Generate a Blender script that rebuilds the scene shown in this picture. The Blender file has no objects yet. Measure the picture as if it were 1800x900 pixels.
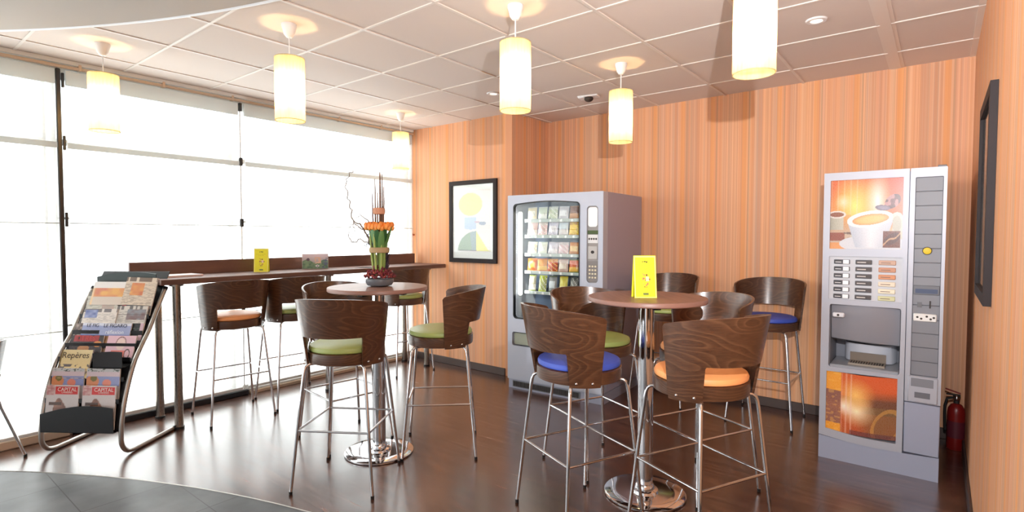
import bpy, math, random
from mathutils import Vector, Matrix
from mathutils.geometry import tessellate_polygon
random.seed(7)
R = math.radians
PI = math.pi
C = bpy.context.scene.collection
SC = bpy.context.scene

# ------------------------------------------------------------------ camera
cam = bpy.data.cameras.new('camera')
cam.sensor_width = 36; cam.lens = 18.95; cam.clip_start = .02
camo = bpy.data.objects.new('camera', cam); C.objects.link(camo)
yaw, pitch, roll = R(-38.44), R(-2.165), R(0.065)
fwd = Vector((math.sin(yaw)*math.cos(pitch), math.cos(yaw)*math.cos(pitch), math.sin(pitch)))
rgt = Vector((math.cos(yaw), -math.sin(yaw), 0)); up = rgt.cross(fwd)
r2 = rgt*math.cos(roll)+up*math.sin(roll); u2 = -rgt*math.sin(roll)+up*math.cos(roll)
M = Matrix((r2, u2, -fwd)).transposed().to_4x4(); M.translation = (0, 0, 1.4116)
camo.matrix_world = M
SC.camera = camo
# ------------------------------------------------------------------ view + world
vs = SC.view_settings
vs.view_transform = 'Standard'; vs.look = 'None'; vs.gamma = 1; vs.exposure = -0.2; vs.use_curve_mapping = False
SKY_WINDOW = 5.6      # bright overcast sky beyond the glazed wall
SKY_REST = 1.0        # daylight of the lobby behind
w = bpy.data.worlds.new('sky'); SC.world = w; w.use_nodes = True
nt = w.node_tree; nt.nodes.clear()
tc = nt.nodes.new('ShaderNodeTexCoord'); sx = nt.nodes.new('ShaderNodeSeparateXYZ')
mr = nt.nodes.new('ShaderNodeMapRange'); mr.inputs[1].default_value = .15; mr.inputs[2].default_value = -.45
mr.inputs[3].default_value = SKY_REST; mr.inputs[4].default_value = SKY_WINDOW; mr.interpolation_type = 'SMOOTHSTEP'
bg = nt.nodes.new('ShaderNodeBackground'); wo = nt.nodes.new('ShaderNodeOutputWorld')
bg.inputs[0].default_value = (.97, .985, 1, 1)
nt.links.new(tc.outputs['Generated'], sx.inputs[0]); nt.links.new(sx.outputs[0], mr.inputs[0])
nt.links.new(mr.outputs[0], bg.inputs[1]); nt.links.new(bg.outputs[0], wo.inputs[0])
# ------------------------------------------------------------------ the photographer's flash
FLASH = 395
fl = bpy.data.lights.new('camera_flash', 'SPOT'); fl.energy = FLASH; fl.shadow_soft_size = .012; fl.color = (1, .99, 1)
flo = bpy.data.objects.new('camera_flash', fl); fl.spot_size = R(125); fl.spot_blend = 1.0
flo.location = (.035, .424, 1.80); flo.rotation_euler = (R(90+17), 0, R(22)); C.objects.link(flo)
BULB = 440            # watts of each pendant bulb

# ------------------------------------------------------------------ materials
def lin(c): return tuple((x/12.92 if x <= .04045 else ((x+.055)/1.055)**2.4) for x in [v/255 for v in c])
def mat(name, col, rough=.5, metal=0, spec=.5, coat=0, bump=None, **k):
    m = bpy.data.materials.new(name); m.use_nodes = True
    b = m.node_tree.nodes['Principled BSDF']
    b.inputs['Base Color'].default_value = (*lin(col), 1)
    b.inputs['Roughness'].default_value = rough; b.inputs['Metallic'].default_value = metal
    b.inputs['Specular IOR Level'].default_value = spec; b.inputs['Coat Weight'].default_value = coat
    for kk, v in k.items(): b.inputs[kk.replace('_', ' ')].default_value = v
    # every material carries a fine procedural grain in its roughness
    n = m.node_tree.nodes.new('ShaderNodeTexNoise'); n.inputs['Scale'].default_value = 40
    mp = m.node_tree.nodes.new('ShaderNodeMapRange'); mp.inputs[3].default_value = max(0, rough-.03); mp.inputs[4].default_value = min(1, rough+.03)
    m.node_tree.links.new(n.outputs['Fac'], mp.inputs[0]); m.node_tree.links.new(mp.outputs[0], b.inputs['Roughness'])
    if bump:
        bn = m.node_tree.nodes.new('ShaderNodeBump'); bn.inputs['Strength'].default_value = bump[1]; bn.inputs['Distance'].default_value = .002
        n2 = m.node_tree.nodes.new('ShaderNodeTexNoise'); n2.inputs['Scale'].default_value = bump[0]
        m.node_tree.links.new(n2.outputs['Fac'], bn.inputs['Height']); m.node_tree.links.new(bn.outputs[0], b.inputs['Normal'])
    return m
def nodes(m): return m.node_tree.nodes, m.node_tree.links, m.node_tree.nodes['Principled BSDF']
def math_n(N, L, op, a, b=None, c=None):
    n = N.new('ShaderNodeMath'); n.operation = op
    for i, v in enumerate((a, b, c)):
        if v is None: continue
        if isinstance(v, (int, float)): n.inputs[i].default_value = v
        else: L.new(v, n.inputs[i])
    return n.outputs[0]
def ramp(N, L, fac, stops, interp='LINEAR'):
    r = N.new('ShaderNodeValToRGB'); r.color_ramp.interpolation = interp
    e = r.color_ramp.elements
    while len(e) < len(stops): e.new(.5)
    for i, (p, c) in enumerate(stops): e[i].position = p; e[i].color = (*lin(c), 1)
    L.new(fac, r.inputs[0]); return r.outputs[0]
def mixc(N, L, fac, a, b, mode='MIX'):
    n = N.new('ShaderNodeMix'); n.data_type = 'RGBA'; n.blend_type = mode
    if isinstance(fac, (int, float)): n.inputs[0].default_value = fac
    else: L.new(fac, n.inputs[0])
    for i, v in ((6, a), (7, b)):
        if isinstance(v, tuple): n.inputs[i].default_value = (*lin(v), 1)
        else: L.new(v, n.inputs[i])
    return n.outputs[2]

def wallpaper(name, axis, off=0.0):
    m = mat(name, (225, 150, 100), .75, spec=.2); N, L, B = nodes(m)
    g = N.new('ShaderNodeNewGeometry'); s = N.new('ShaderNodeSeparateXYZ'); L.new(g.outputs['Position'], s.inputs[0])
    p = math_n(N, L, 'ADD', s.outputs[axis], off)
    def cells(scale, seed):
        q = math_n(N, L, 'FLOOR', math_n(N, L, 'MULTIPLY', math_n(N, L, 'ADD', p, seed), scale))
        wn = N.new('ShaderNodeTexWhiteNoise'); wn.noise_dimensions = '1D'; L.new(q, wn.inputs['W']); return wn.outputs['Value']
    pal = [(0, (232, 175, 137)), (.16, (234, 187, 150)), (.3, (213, 172, 144)), (.42, (239, 184, 138)), (.54, (204, 172, 150)), (.66, (231, 171, 132)), (.8, (221, 178, 153)), (.92, (240, 194, 156))]
    c1 = ramp(N, L, cells(15.5, 3.17), pal, 'CONSTANT')
    c2 = ramp(N, L, cells(61, 1.31), [(0, (234, 171, 128)), (.2, (218, 176, 147)), (.4, (243, 197, 158)), (.55, (210, 166, 138)), (.72, (237, 181, 141)), (.88, (198, 171, 146))], 'CONSTANT')
    c = mixc(N, L, .45, c1, c2)
    # fine pin stripes
    f = cells(210, .77)
    fm = math_n(N, L, 'GREATER_THAN', f, .66)
    c = mixc(N, L, math_n(N, L, 'MULTIPLY', fm, .5), c, (206, 150, 112))
    fm2 = math_n(N, L, 'LESS_THAN', f, .12)
    c = mixc(N, L, math_n(N, L, 'MULTIPLY', fm2, .45), c, (250, 212, 168))
    # repeating saturated band of the paper
    ph = math_n(N, L, 'FRACT', math_n(N, L, 'DIVIDE', p, .265))
    bd = math_n(N, L, 'LESS_THAN', ph, .13)
    c = mixc(N, L, math_n(N, L, 'MULTIPLY', bd, .62), c, (240, 168, 98))
    b2 = math_n(N, L, 'LESS_THAN', math_n(N, L, 'ABSOLUTE', math_n(N, L, 'SUBTRACT', ph, .20)), .022)
    c = mixc(N, L, math_n(N, L, 'MULTIPLY', b2, .6), c, (184, 158, 130))
    c = mixc(N, L, .30, c, (214, 144, 104))
    L.new(c, B.inputs['Base Color'])
    return m
M_wall_x = wallpaper('striped_wallpaper_back', 0)
M_wall_y = wallpaper('striped_wallpaper_side', 1, .4)

M_ceil = mat('ceiling_tile', (222, 210, 202), .85, spec=.2, bump=(260, .25))
M_bar = mat('ceiling_bar', (228, 219, 211), .45)
M_soffit = mat('soffit_paint', (184, 176, 168), .8, spec=.2)
M_trimw = mat('soffit_trim', (232, 236, 240), .35)
# dark wood-look vinyl
M_floor = mat('dark_wood_vinyl', (86, 56, 44), .27, spec=.75, coat=.55); N, L, B = nodes(M_floor)
B.inputs['Coat Roughness'].default_value = .2
g = N.new('ShaderNodeNewGeometry'); mp = N.new('ShaderNodeMapping'); mp.inputs['Scale'].default_value = (1.6, 17, 1); L.new(g.outputs['Position'], mp.inputs[0])
nz = N.new('ShaderNodeTexNoise'); nz.inputs['Scale'].default_value = 1.7; nz.inputs['Detail'].default_value = 5; nz.inputs['Roughness'].default_value = .55; L.new(mp.outputs[0], nz.inputs[0])
c = ramp(N, L, nz.outputs['Fac'], [(.34, (58, 34, 27)), (.5, (86, 54, 42)), (.68, (112, 74, 58))])
bk = N.new('ShaderNodeTexBrick'); bk.inputs['Scale'].default_value = 1; bk.inputs['Brick Width'].default_value = .92; bk.inputs['Row Height'].default_value = .152; bk.inputs['Mortar Size'].default_value = .0016
bk.inputs['Color1'].default_value = (*lin((226, 226, 226)), 1); bk.inputs['Color2'].default_value = (*lin((255, 250, 246)), 1); bk.inputs['Mortar'].default_value = (*lin((120, 110, 105)), 1)
L.new(g.outputs['Position'], bk.inputs[0])
c = mixc(N, L, 1.0, c, bk.outputs['Color'], 'MULTIPLY'); L.new(c, B.inputs['Base Color'])
rr = N.new('ShaderNodeMapRange'); rr.inputs[3].default_value = .23; rr.inputs[4].default_value = .29; L.new(nz.outputs['Fac'], rr.inputs[0]); L.new(rr.outputs[0], B.inputs['Roughness'])
# grey floor tiles
M_tile = mat('grey_floor_tile', (112, 114, 116), .38, spec=.3); N, L, B = nodes(M_tile)
g = N.new('ShaderNodeNewGeometry'); s = N.new('ShaderNodeSeparateXYZ'); L.new(g.outputs['Position'], s.inputs[0])
def gridline(o, off, per, wd):
    f = math_n(N, L, 'FRACT', math_n(N, L, 'DIVIDE', math_n(N, L, 'ADD', o, off), per))
    d = math_n(N, L, 'ABSOLUTE', math_n(N, L, 'SUBTRACT', f, .5))
    return math_n(N, L, 'GREATER_THAN', d, .5-wd)
gx = gridline(s.outputs[0], 2.935, .455, .006); gy = gridline(s.outputs[1], -.745, .43, .006)
gl = math_n(N, L, 'MAXIMUM', gx, gy)
nz = N.new('ShaderNodeTexNoise'); nz.inputs['Scale'].default_value = 3.5; nz.inputs['Detail'].default_value = 6; L.new(g.outputs['Position'], nz.inputs[0])
c = ramp(N, L, nz.outputs['Fac'], [(.3, (60, 62, 64)), (.7, (98, 100, 102))])
c = mixc(N, L, gl, c, (52, 50, 50)); L.new(c, B.inputs['Base Color'])
# bent plywood of the stools
M_ply = mat('dark_plywood', (92, 56, 36), .3, spec=.55, coat=.25); N, L, B = nodes(M_ply)
B.inputs['Coat Roughness'].default_value = .18
t = N.new('ShaderNodeTexCoord'); mp = N.new('ShaderNodeMapping'); mp.inputs['Scale'].default_value = (1.5, 1.5, 4.2); L.new(t.outputs['Object'], mp.inputs[0])
nz = N.new('ShaderNodeTexNoise'); nz.inputs['Scale'].default_value = 1.45; nz.inputs['Detail'].default_value = 1.2; L.new(mp.outputs[0], nz.inputs[0])
sn = math_n(N, L, 'FRACT', math_n(N, L, 'MULTIPLY', nz.outputs['Fac'], 21))
nf = N.new('ShaderNodeTexNoise'); nf.inputs['Scale'].default_value = 26; nf.inputs['Detail'].default_value = 4
mp2 = N.new('ShaderNodeMapping'); mp2.inputs['Scale'].default_value = (1, 1, 9); L.new(t.outputs['Object'], mp2.inputs[0]); L.new(mp2.outputs[0], nf.inputs[0])
c = ramp(N, L, sn, [(0, (70, 43, 28)), (.55, (80, 50, 33)), (.86, (106, 72, 49)), (1, (70, 43, 28))])
c = mixc(N, L, .35, c, ramp(N, L, nf.outputs['Fac'], [(.3, (50, 31, 20)), (.7, (100, 66, 43))])); L.new(c, B.inputs['Base Color'])
def woodtop(name, a, b, rough=.28, coat=.2):
    m = mat(name, a, rough, coat=coat, spec=.9); N, L, B = nodes(m)
    t = N.new('ShaderNodeTexCoord'); mp = N.new('ShaderNodeMapping'); mp.inputs['Scale'].default_value = (14, 1.2, 6); L.new(t.outputs['Object'], mp.inputs[0])
    nz = N.new('ShaderNodeTexNoise'); nz.inputs['Scale'].default_value = 2.5; nz.inputs['Detail'].default_value = 6; L.new(mp.outputs[0], nz.inputs[0])
    L.new(ramp(N, L, nz.outputs['Fac'], [(.3, a), (.7, b)]), B.inputs['Base Color']); return m
M_top = woodtop('walnut_laminate', (108, 74, 62), (134, 94, 80), .52, .1)
M_count = woodtop('dark_walnut_laminate', (84, 52, 42), (108, 70, 56), .6, .0)
M_edge = mat('laminate_edge', (140, 104, 92), .4)
M_chrome = mat('chrome', (215, 215, 218), .08, 1)
M_steel = mat('brushed_steel', (150, 142, 134), .28, 1)
M_alu = mat('satin_aluminium', (176, 170, 164), .3, .9)
M_blackp = mat('black_plastic', (22, 22, 26), .4)
M_rubber = mat('black_rubber', (18, 18, 18), .7)
M_base = mat('brown_baseboard', (78, 64, 60), .5)
M_framed = mat('dark_wood_frame', (40, 33, 34), .6, spec=.2)
M_paper = mat('white_paper', (236, 230, 226), .7)
M_wframe = mat('white_window_frame', (228, 228, 224), .4)
M_dframe = mat('black_window_frame', (34, 34, 38), .4)
M_rail = mat('beige_curtain_rail', (206, 182, 158), .4)
M_green = mat('olive_leatherette', (160, 174, 98), .38, bump=(300, .15))
M_blue = mat('blue_leatherette', (62, 86, 186), .42, bump=(300, .15))
M_orange = mat('orange_leatherette', (255, 176, 112), .4, bump=(300, .15))
M_silver = mat('silver_machine_paint', (158, 163, 182), .38, .2)
M_silver2 = mat('light_silver_panel', (172, 174, 184), .42, .15)
M_grey = mat('grey_machine_panel', (124, 126, 134), .45)
M_dgrey = mat('mid_grey_panel', (100, 102, 110), .45)
M_mauve = mat('grey_machine_side', (164, 162, 180), .4, .15)
M_yellow = mat('yellow_card', (238, 232, 40), .5)
M_white = mat('white_plastic', (236, 236, 236), .4)
M_red = mat('red_paint', (128, 24, 22), .35)
M_dark = mat('dark_ink', (46, 38, 36), .6)

def emit(name, col, s):
    m = mat(name, col); b = m.node_tree.nodes['Principled BSDF']
    b.inputs['Emission Color'].default_value = (*lin(col), 1); b.inputs['Emission Strength'].default_value = s; return m
M_tube = emit('lit_tube', (255, 250, 240), 3.0)
M_bulb = emit('lit_bulb', (255, 204, 142), BULB)
M_spot = emit('lit_spot', (255, 236, 214), 3)

# translucent shade, sheer blind, glass
def custom(name, build):
    m = bpy.data.materials.new(name); m.use_nodes = True; N = m.node_tree.nodes; L = m.node_tree.links
    N.remove(N['Principled BSDF']); out = N['Material Output']; L.new(build(N, L), out.inputs[0]); return m
def b_shade(N, L):
    t = N.new('ShaderNodeTexCoord'); wv = N.new('ShaderNodeTexNoise'); wv.inputs['Scale'].default_value = 9
    mp = N.new('ShaderNodeMapping'); mp.inputs['Scale'].default_value = (9, 9, 1); L.new(t.outputs['Object'], mp.inputs[0]); L.new(mp.outputs[0], wv.inputs[0])
    col = ramp(N, L, wv.outputs['Fac'], [(.3, (208, 200, 166)), (.7, (224, 218, 190))])
    tr = N.new('ShaderNodeBsdfTranslucent'); df = N.new('ShaderNodeBsdfDiffuse'); L.new(col, tr.inputs[0]); L.new(col, df.inputs[0])
    mx = N.new('ShaderNodeMixShader'); mx.inputs[0].default_value = .38; L.new(tr.outputs[0], mx.inputs[1]); L.new(df.outputs[0], mx.inputs[2]); return mx.outputs[0]
M_shade = custom('cream_pleated_shade', b_shade)
def b_sheer(N, L):
    t = N.new('ShaderNodeTexCoord'); wv = N.new('ShaderNodeTexNoise'); wv.inputs['Scale'].default_value = 30
    L.new(t.outputs['Object'], wv.inputs[0])
    tp = N.new('ShaderNodeBsdfTransparent'); tr = N.new('ShaderNodeBsdfTranslucent'); tr.inputs[0].default_value = (.9, .9, .88, 1)
    mr = N.new('ShaderNodeMapRange'); mr.inputs[3].default_value = .33; mr.inputs[4].default_value = .45; L.new(wv.outputs['Fac'], mr.inputs[0])
    mx = N.new('ShaderNodeMixShader'); L.new(mr.outputs[0], mx.inputs[0]); L.new(tp.outputs[0], mx.inputs[1]); L.new(tr.outputs[0], mx.inputs[2]); return mx.outputs[0]
def b_hem(N, L):
    nz_ = N.new('ShaderNodeTexNoise'); nz_.inputs['Scale'].default_value = 20
    tr = N.new('ShaderNodeBsdfTranslucent'); tr.inputs[0].default_value = (.75, .78, .76, 1); df = N.new('ShaderNodeBsdfDiffuse'); df.inputs[0].default_value = (.86, .92, .93, 1)
    mr = N.new('ShaderNodeMapRange'); mr.inputs[3].default_value = .66; mr.inputs[4].default_value = .8; L.new(nz_.outputs['Fac'], mr.inputs[0])
    mx = N.new('ShaderNodeMixShader'); L.new(mr.outputs[0], mx.inputs[0]); L.new(tr.outputs[0], mx.inputs[1]); L.new(df.outputs[0], mx.inputs[2]); return mx.outputs[0]
M_hem = custom('white_blind_hem', b_hem)
M_sheer = custom('sheer_blind_fabric', b_sheer)
def b_glass(N, L):
    nzz = N.new('ShaderNodeTexNoise'); nzz.inputs['Scale'].default_value = 3
    tp = N.new('ShaderNodeBsdfTransparent'); tp.inputs[0].default_value = (.97, .99, .98, 1)
    gl = N.new('ShaderNodeBsdfGlossy'); mr = N.new('ShaderNodeMapRange'); mr.inputs[3].default_value = .0; mr.inputs[4].default_value = .03
    L.new(nzz.outputs['Fac'], mr.inputs[0]); L.new(mr.outputs[0], gl.inputs['Roughness'])
    lw = N.new('ShaderNodeLayerWeight'); fq = math_n(N, L, 'ADD', math_n(N, L, 'MULTIPLY', math_n(N, L, 'POWER', lw.outputs['Facing'], 5.0), .8), .03)
    mx = N.new('ShaderNodeMixShader'); L.new(fq, mx.inputs[0]); L.new(tp.outputs[0], mx.inputs[1]); L.new(gl.outputs[0], mx.inputs[2]); return mx.outputs[0]
M_glass = custom('clear_glass', b_glass)
def b_vcol(N, L):
    a = N.new('ShaderNodeVertexColor'); a.layer_name = 'print'
    b = N.new('ShaderNodeBsdfPrincipled'); b.inputs['Roughness'].default_value = .28
    n = N.new('ShaderNodeTexNoise'); n.inputs['Scale'].default_value = 60; mr = N.new('ShaderNodeMapRange'); mr.inputs[3].default_value = .22; mr.inputs[4].default_value = .34
    L.new(n.outputs['Fac'], mr.inputs[0]); L.new(mr.outputs[0], b.inputs['Roughness']); L.new(a.outputs[0], b.inputs['Base Color']); return b.outputs[0]
M_print = custom('printed_picture', b_vcol)
_cm = {}
def colm(c, rough=.5):
    k = (tuple(c), rough)
    if k not in _cm: _cm[k] = mat('paint_%02x%02x%02x' % tuple(c), c, rough)
    return _cm[k]

# ------------------------------------------------------------------ mesh helpers
class MB:
    def __init__(s): s.v = []; s.f = []; s.m = []; s.sm = []; s.mats = []
    def mi(s, m):
        if m not in s.mats: s.mats.append(m)
        return s.mats.index(m)
    def add(s, vs, fs, m, smooth=False, M=None):
        o = len(s.v); i = s.mi(m)
        s.v += [tuple(M @ Vector(v)) if M else tuple(v) for v in vs]
        for f in fs: s.f.append([a+o for a in f]); s.m.append(i); s.sm.append(smooth)
        return s
    def box(s, a, b, m, M=None):
        x0, y0, z0 = a; x1, y1, z1 = b
        vs = [(x0,y0,z0),(x1,y0,z0),(x1,y1,z0),(x0,y1,z0),(x0,y0,z1),(x1,y0,z1),(x1,y1,z1),(x0,y1,z1)]
        return s.add(vs, [(0,3,2,1),(4,5,6,7),(0,1,5,4),(1,2,6,5),(2,3,7,6),(3,0,4,7)], m, False, M)
    def cbox(s, a, b, m, c=.004, M=None):   # box with chamfered edges
        x0, y0, z0 = a; x1, y1, z1 = b
        c = min(c, (x1-x0)*.4, (y1-y0)*.4, (z1-z0)*.4)
        vs = []; idx = {}
        for i, x in enumerate((x0, x1)):
            for j, y in enumerate((y0, y1)):
                for k, z in enumerate((z0, z1)):
                    sx, sy, sz = (1, -1)[i]*c, (1, -1)[j]*c, (1, -1)[k]*c
                    for ax, v in enumerate(((x, y+sy, z+sz), (x+sx, y, z+sz), (x+sx, y+sy, z))):
                        idx[i, j, k, ax] = len(vs); vs.append(v)
        fs = []
        for i in (0, 1): fs.append([idx[i,0,0,0], idx[i,1,0,0], idx[i,1,1,0], idx[i,0,1,0]][::(-1 if i == 0 else 1)])
        for j in (0, 1): fs.append([idx[0,j,0,1], idx[1,j,0,1], idx[1,j,1,1], idx[0,j,1,1]][::(1 if j == 0 else -1)])
        for k in (0, 1): fs.append([idx[0,0,k,2], idx[1,0,k,2], idx[1,1,k,2], idx[0,1,k,2]][::(-1 if k == 0 else 1)])
        for i in (0, 1):
            for j in (0, 1): fs.append([idx[i,j,0,0], idx[i,j,1,0], idx[i,j,1,1], idx[i,j,0,1]])
        for i in (0, 1):
            for k in (0, 1): fs.append([idx[i,0,k,0], idx[i,1,k,0], idx[i,1,k,2], idx[i,0,k,2]])
        for j in (0, 1):
            for k in (0, 1): fs.append([idx[0,j,k,1], idx[1,j,k,1], idx[1,j,k,2], idx[0,j,k,2]])
        for i in (0, 1):
            for j in (0, 1):
                for k in (0, 1): fs.append([idx[i,j,k,0], idx[i,j,k,1], idx[i,j,k,2]])
        return s.add(vs, fs, m, False, M)
    def lathe(s, prof, m, n=32, c=(0, 0, 0), smooth=True, M=None):
        vs = []; fs = []
        for r, z in prof:
            for i in range(n): a = 2*PI*i/n; vs.append((c[0]+r*math.cos(a), c[1]+r*math.sin(a), c[2]+z))
        for k in range(len(prof)-1):
            for i in range(n): j = (i+1) % n; fs.append((k*n+i, k*n+j, (k+1)*n+j, (k+1)*n+i))
        if prof[0][0] > 1e-6: fs.append(tuple(range(n))[::-1])
        if prof[-1][0] > 1e-6: fs.append(tuple((len(prof)-1)*n+i for i in range(n)))
        return s.add(vs, fs, m, smooth, M)
    def tube(s, pts, r, m, n=10, caps=True, M=None):
        pts = [Vector(p) for p in pts]; rs = r if isinstance(r, (list, tuple)) else [r]*len(pts)
        vs = []; fs = []; prev = None
        for i, p in enumerate(pts):
            d = (pts[min(i+1, len(pts)-1)]-pts[max(i-1, 0)]).normalized()
            if prev is None: a = d.orthogonal().normalized()
            else: a = (prev-d*prev.dot(d)).normalized()
            prev = a; b = d.cross(a)
            for k in range(n): t = 2*PI*k/n; vs.append(tuple(p+(a*math.cos(t)+b*math.sin(t))*rs[i]))
        for i in range(len(pts)-1):
            for k in range(n): j = (k+1) % n; fs.append((i*n+k, i*n+j, (i+1)*n+j, (i+1)*n+k))
        if caps: fs.append(tuple(range(n))[::-1]); fs.append(tuple((len(pts)-1)*n+k for k in range(n)))
        return s.add(vs, fs, m, True, M)
    def ball(s, c, r, m, n=12, sc=(1, 1, 1), M=None):
        prof = [(max(1e-5, math.sin(PI*k/(n//2+2)))*1.0, -math.cos(PI*k/(n//2+2))) for k in range(n//2+3)]
        vs = []; fs = []
        for rr, z in prof:
            for i in range(n): a = 2*PI*i/n; vs.append((c[0]+rr*math.cos(a)*r*sc[0], c[1]+rr*math.sin(a)*r*sc[1], c[2]+z*r*sc[2]))
        for k in range(len(prof)-1):
            for i in range(n): j = (i+1) % n; fs.append((k*n+i, k*n+j, (k+1)*n+j, (k+1)*n+i))
        return s.add(vs, fs, m, True, M)
    def plate(s, outer, holes, y0, y1, m, M=None):
        """polygon in (x,z), holes cut, extruded from y0 (front) to y1"""
        loops = [outer]+holes; flat = [p for l in loops for p in l]
        tris = tessellate_polygon([[Vector((p[0], p[1], 0)) for p in l] for l in loops]); n = len(flat)
        vs = [(p[0], y0, p[1]) for p in flat]+[(p[0], y1, p[1]) for p in flat]; fs = []
        for t in tris:
            a, b, c = [Vector(flat[i]) for i in t]
            if (b-a).cross(c-a) < 0: t = t[::-1]
            fs.append(tuple(t)); fs.append(tuple(i+n for i in t[::-1]))
        o = 0
        for l in loops:
            k = len(l)
            for i in range(k): j = (i+1) % k; fs.append((o+i, o+j, o+j+n, o+i+n))
            o += k
        return s.add(vs, fs, m, False, M)
    def text(s, txt, size, m, M, align='CENTER'):
        cu = bpy.data.curves.new('t', 'FONT'); cu.body = txt; cu.size = size; cu.align_x = align; cu.align_y = 'CENTER'; cu.extrude = .0003; cu.resolution_u = 3
        o = bpy.data.objects.new('t', cu); C.objects.link(o)
        dg = bpy.context.evaluated_depsgraph_get(); me = bpy.data.meshes.new_from_object(o.evaluated_get(dg))
        vs = [v.co.copy() for v in me.vertices]; fs = [tuple(p.vertices) for p in me.polygons]
        bpy.data.objects.remove(o); bpy.data.curves.remove(cu); bpy.data.meshes.remove(me)
        return s.add(vs, fs, m, False, M)
    def mesh(s, name):
        me = bpy.data.meshes.new(name); me.from_pydata(s.v, [], s.f)
        for m in s.mats: me.materials.append(m)
        me.polygons.foreach_set('material_index', s.m); me.polygons.foreach_set('use_smooth', s.sm)
        me.update()
        import bmesh
        bm = bmesh.new(); bm.from_mesh(me); bmesh.ops.recalc_face_normals(bm, faces=bm.faces); bm.to_mesh(me); bm.free()
        try: me.set_sharp_from_angle(angle=R(40))
        except Exception: pass
        return me
    def obj(s, name, parent=None, label=None):
        o = bpy.data.objects.new(name, s.mesh(name)); C.objects.link(o)
        if parent: o.parent = parent
        if label: o['label'] = label
        return o
def thing(name, label, cat, loc=(0, 0, 0), rz=0, group=None):
    o = bpy.data.objects.new(name, None); C.objects.link(o); o.empty_display_size = .05
    o.location = loc; o.rotation_euler = (0, 0, rz); o['label'] = label; o['category'] = cat
    if group: o['group'] = group
    return o
def tag(o, label, cat, group=None, loc=None, rz=None):
    o['label'] = label; o['category'] = cat
    if group: o['group'] = group
    if loc: o.location = loc
    if rz is not None: o.rotation_euler = (0, 0, rz)
    return o
def struct(o, label=None):
    o['kind'] = 'structure'
    if label: o['label'] = label
    return o
def dup(root, loc, rz, label, group=None):
    def rec(o, par):
        c = o.copy(); C.objects.link(c); c.parent = par
        for ch in list(o.children): rec(ch, c)
        return c
    r = rec(root, None); r.location = loc; r.rotation_euler = (0, 0, rz); r['label'] = label
    if group: r['group'] = group
    return r
def XZ(x, y, z, s=1):   # matrix: text plane facing -y, x to the right
    return Matrix.Translation((x, y, z)) @ Matrix.Rotation(R(90), 4, 'X')
def rrect(x0, z0, x1, z1, r, n=5, arch=0):
    pts = []
    for cx, cz, a0 in ((x1-r, z0+r, -90), (x1-r, z1-r, 0), (x0+r, z1-r, 90), (x0+r, z0+r, 180)):
        for k in range(n+1): a = R(a0+90*k/n); pts.append((cx+r*math.cos(a), cz+r*math.sin(a)))
        if arch and a0 == 0:
            for k in range(1, 12): t = k/12; pts.append((x1-r+(x0+2*r-x1)*t, z1+arch*math.sin(PI*t)))
    return pts
def picture(name, parent, x0, z0, x1, z1, y, fn, nx=110, nz=110, flip=False, arch=0, bow=0):
    """printed sheet whose colours are drawn by fn(u,v)"""
    vs = []; fs = []; cols = []
    for j in range(nz+1):
        for i in range(nx+1):
            u, v = i/nx, j/nz
            vs.append((x0+(x1-x0)*u, y-bow*math.sin(PI*u), z0+(z1-z0)*v-arch*math.sin(PI*u))); cols.append(fn(u, v))
    for j in range(nz):
        for i in range(nx): a = j*(nx+1)+i; fs.append((a, a+1, a+nx+2, a+nx+1))
    me = bpy.data.meshes.new(name); me.from_pydata(vs, [], fs); me.materials.append(M_print)
    at = me.color_attributes.new('print', 'FLOAT_COLOR', 'POINT')
    flat = []
    for c in cols: flat += [*lin([max(0, min(255, q)) for q in c]), 1]
    at.data.foreach_set('color', flat)
    for p in me.polygons: p.use_smooth = True
    o = bpy.data.objects.new(name, me); C.objects.link(o); o.parent = parent; return o

# ================================================================== the room
XW, XR, YB, YL, XC, ZC = -4.794, .158, 4.789, 4.18, -3.40, 2.618
Y0 = -3.2
f = MB().box((XW-.2, Y0, -.1), (XR+.1, YB+.1, 0), M_floor).obj('floor'); struct(f)
CX, CY, CR = -1.085, -3.933, 5.58
def arc(Rr, z=None):
    a0 = math.acos((XW-CX)/Rr); a1 = math.acos((XR-CX)/Rr)
    return [(CX+Rr*math.cos(a0+(a1-a0)*k/60), CY+Rr*math.sin(a0+(a1-a0)*k/60)) for k in range(61)]
def flatpoly(mb, pts, z0, z1, m):
    n = len(pts); vs = [(x, y, z0) for x, y in pts]+[(x, y, z1) for x, y in pts]
    fs = [tuple(range(n))[::-1], tuple(range(n, 2*n))]+[(i, (i+1) % n, (i+1) % n+n, i+n) for i in range(n)]
    return mb.add(vs, fs, m)
ft = flatpoly(MB(), arc(CR)+[(XR, Y0), (XW, Y0)], .0, .003, M_tile).obj('floor_tiles'); struct(ft, 'grey square floor tiles ending in a curved edge')
tr = MB().tube([(x, y, .002) for x, y in arc(CR)], .004, M_alu, 6).obj('trim_3'); struct(tr, 'thin curved metal strip between the grey tiles and the wood floor')
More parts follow.
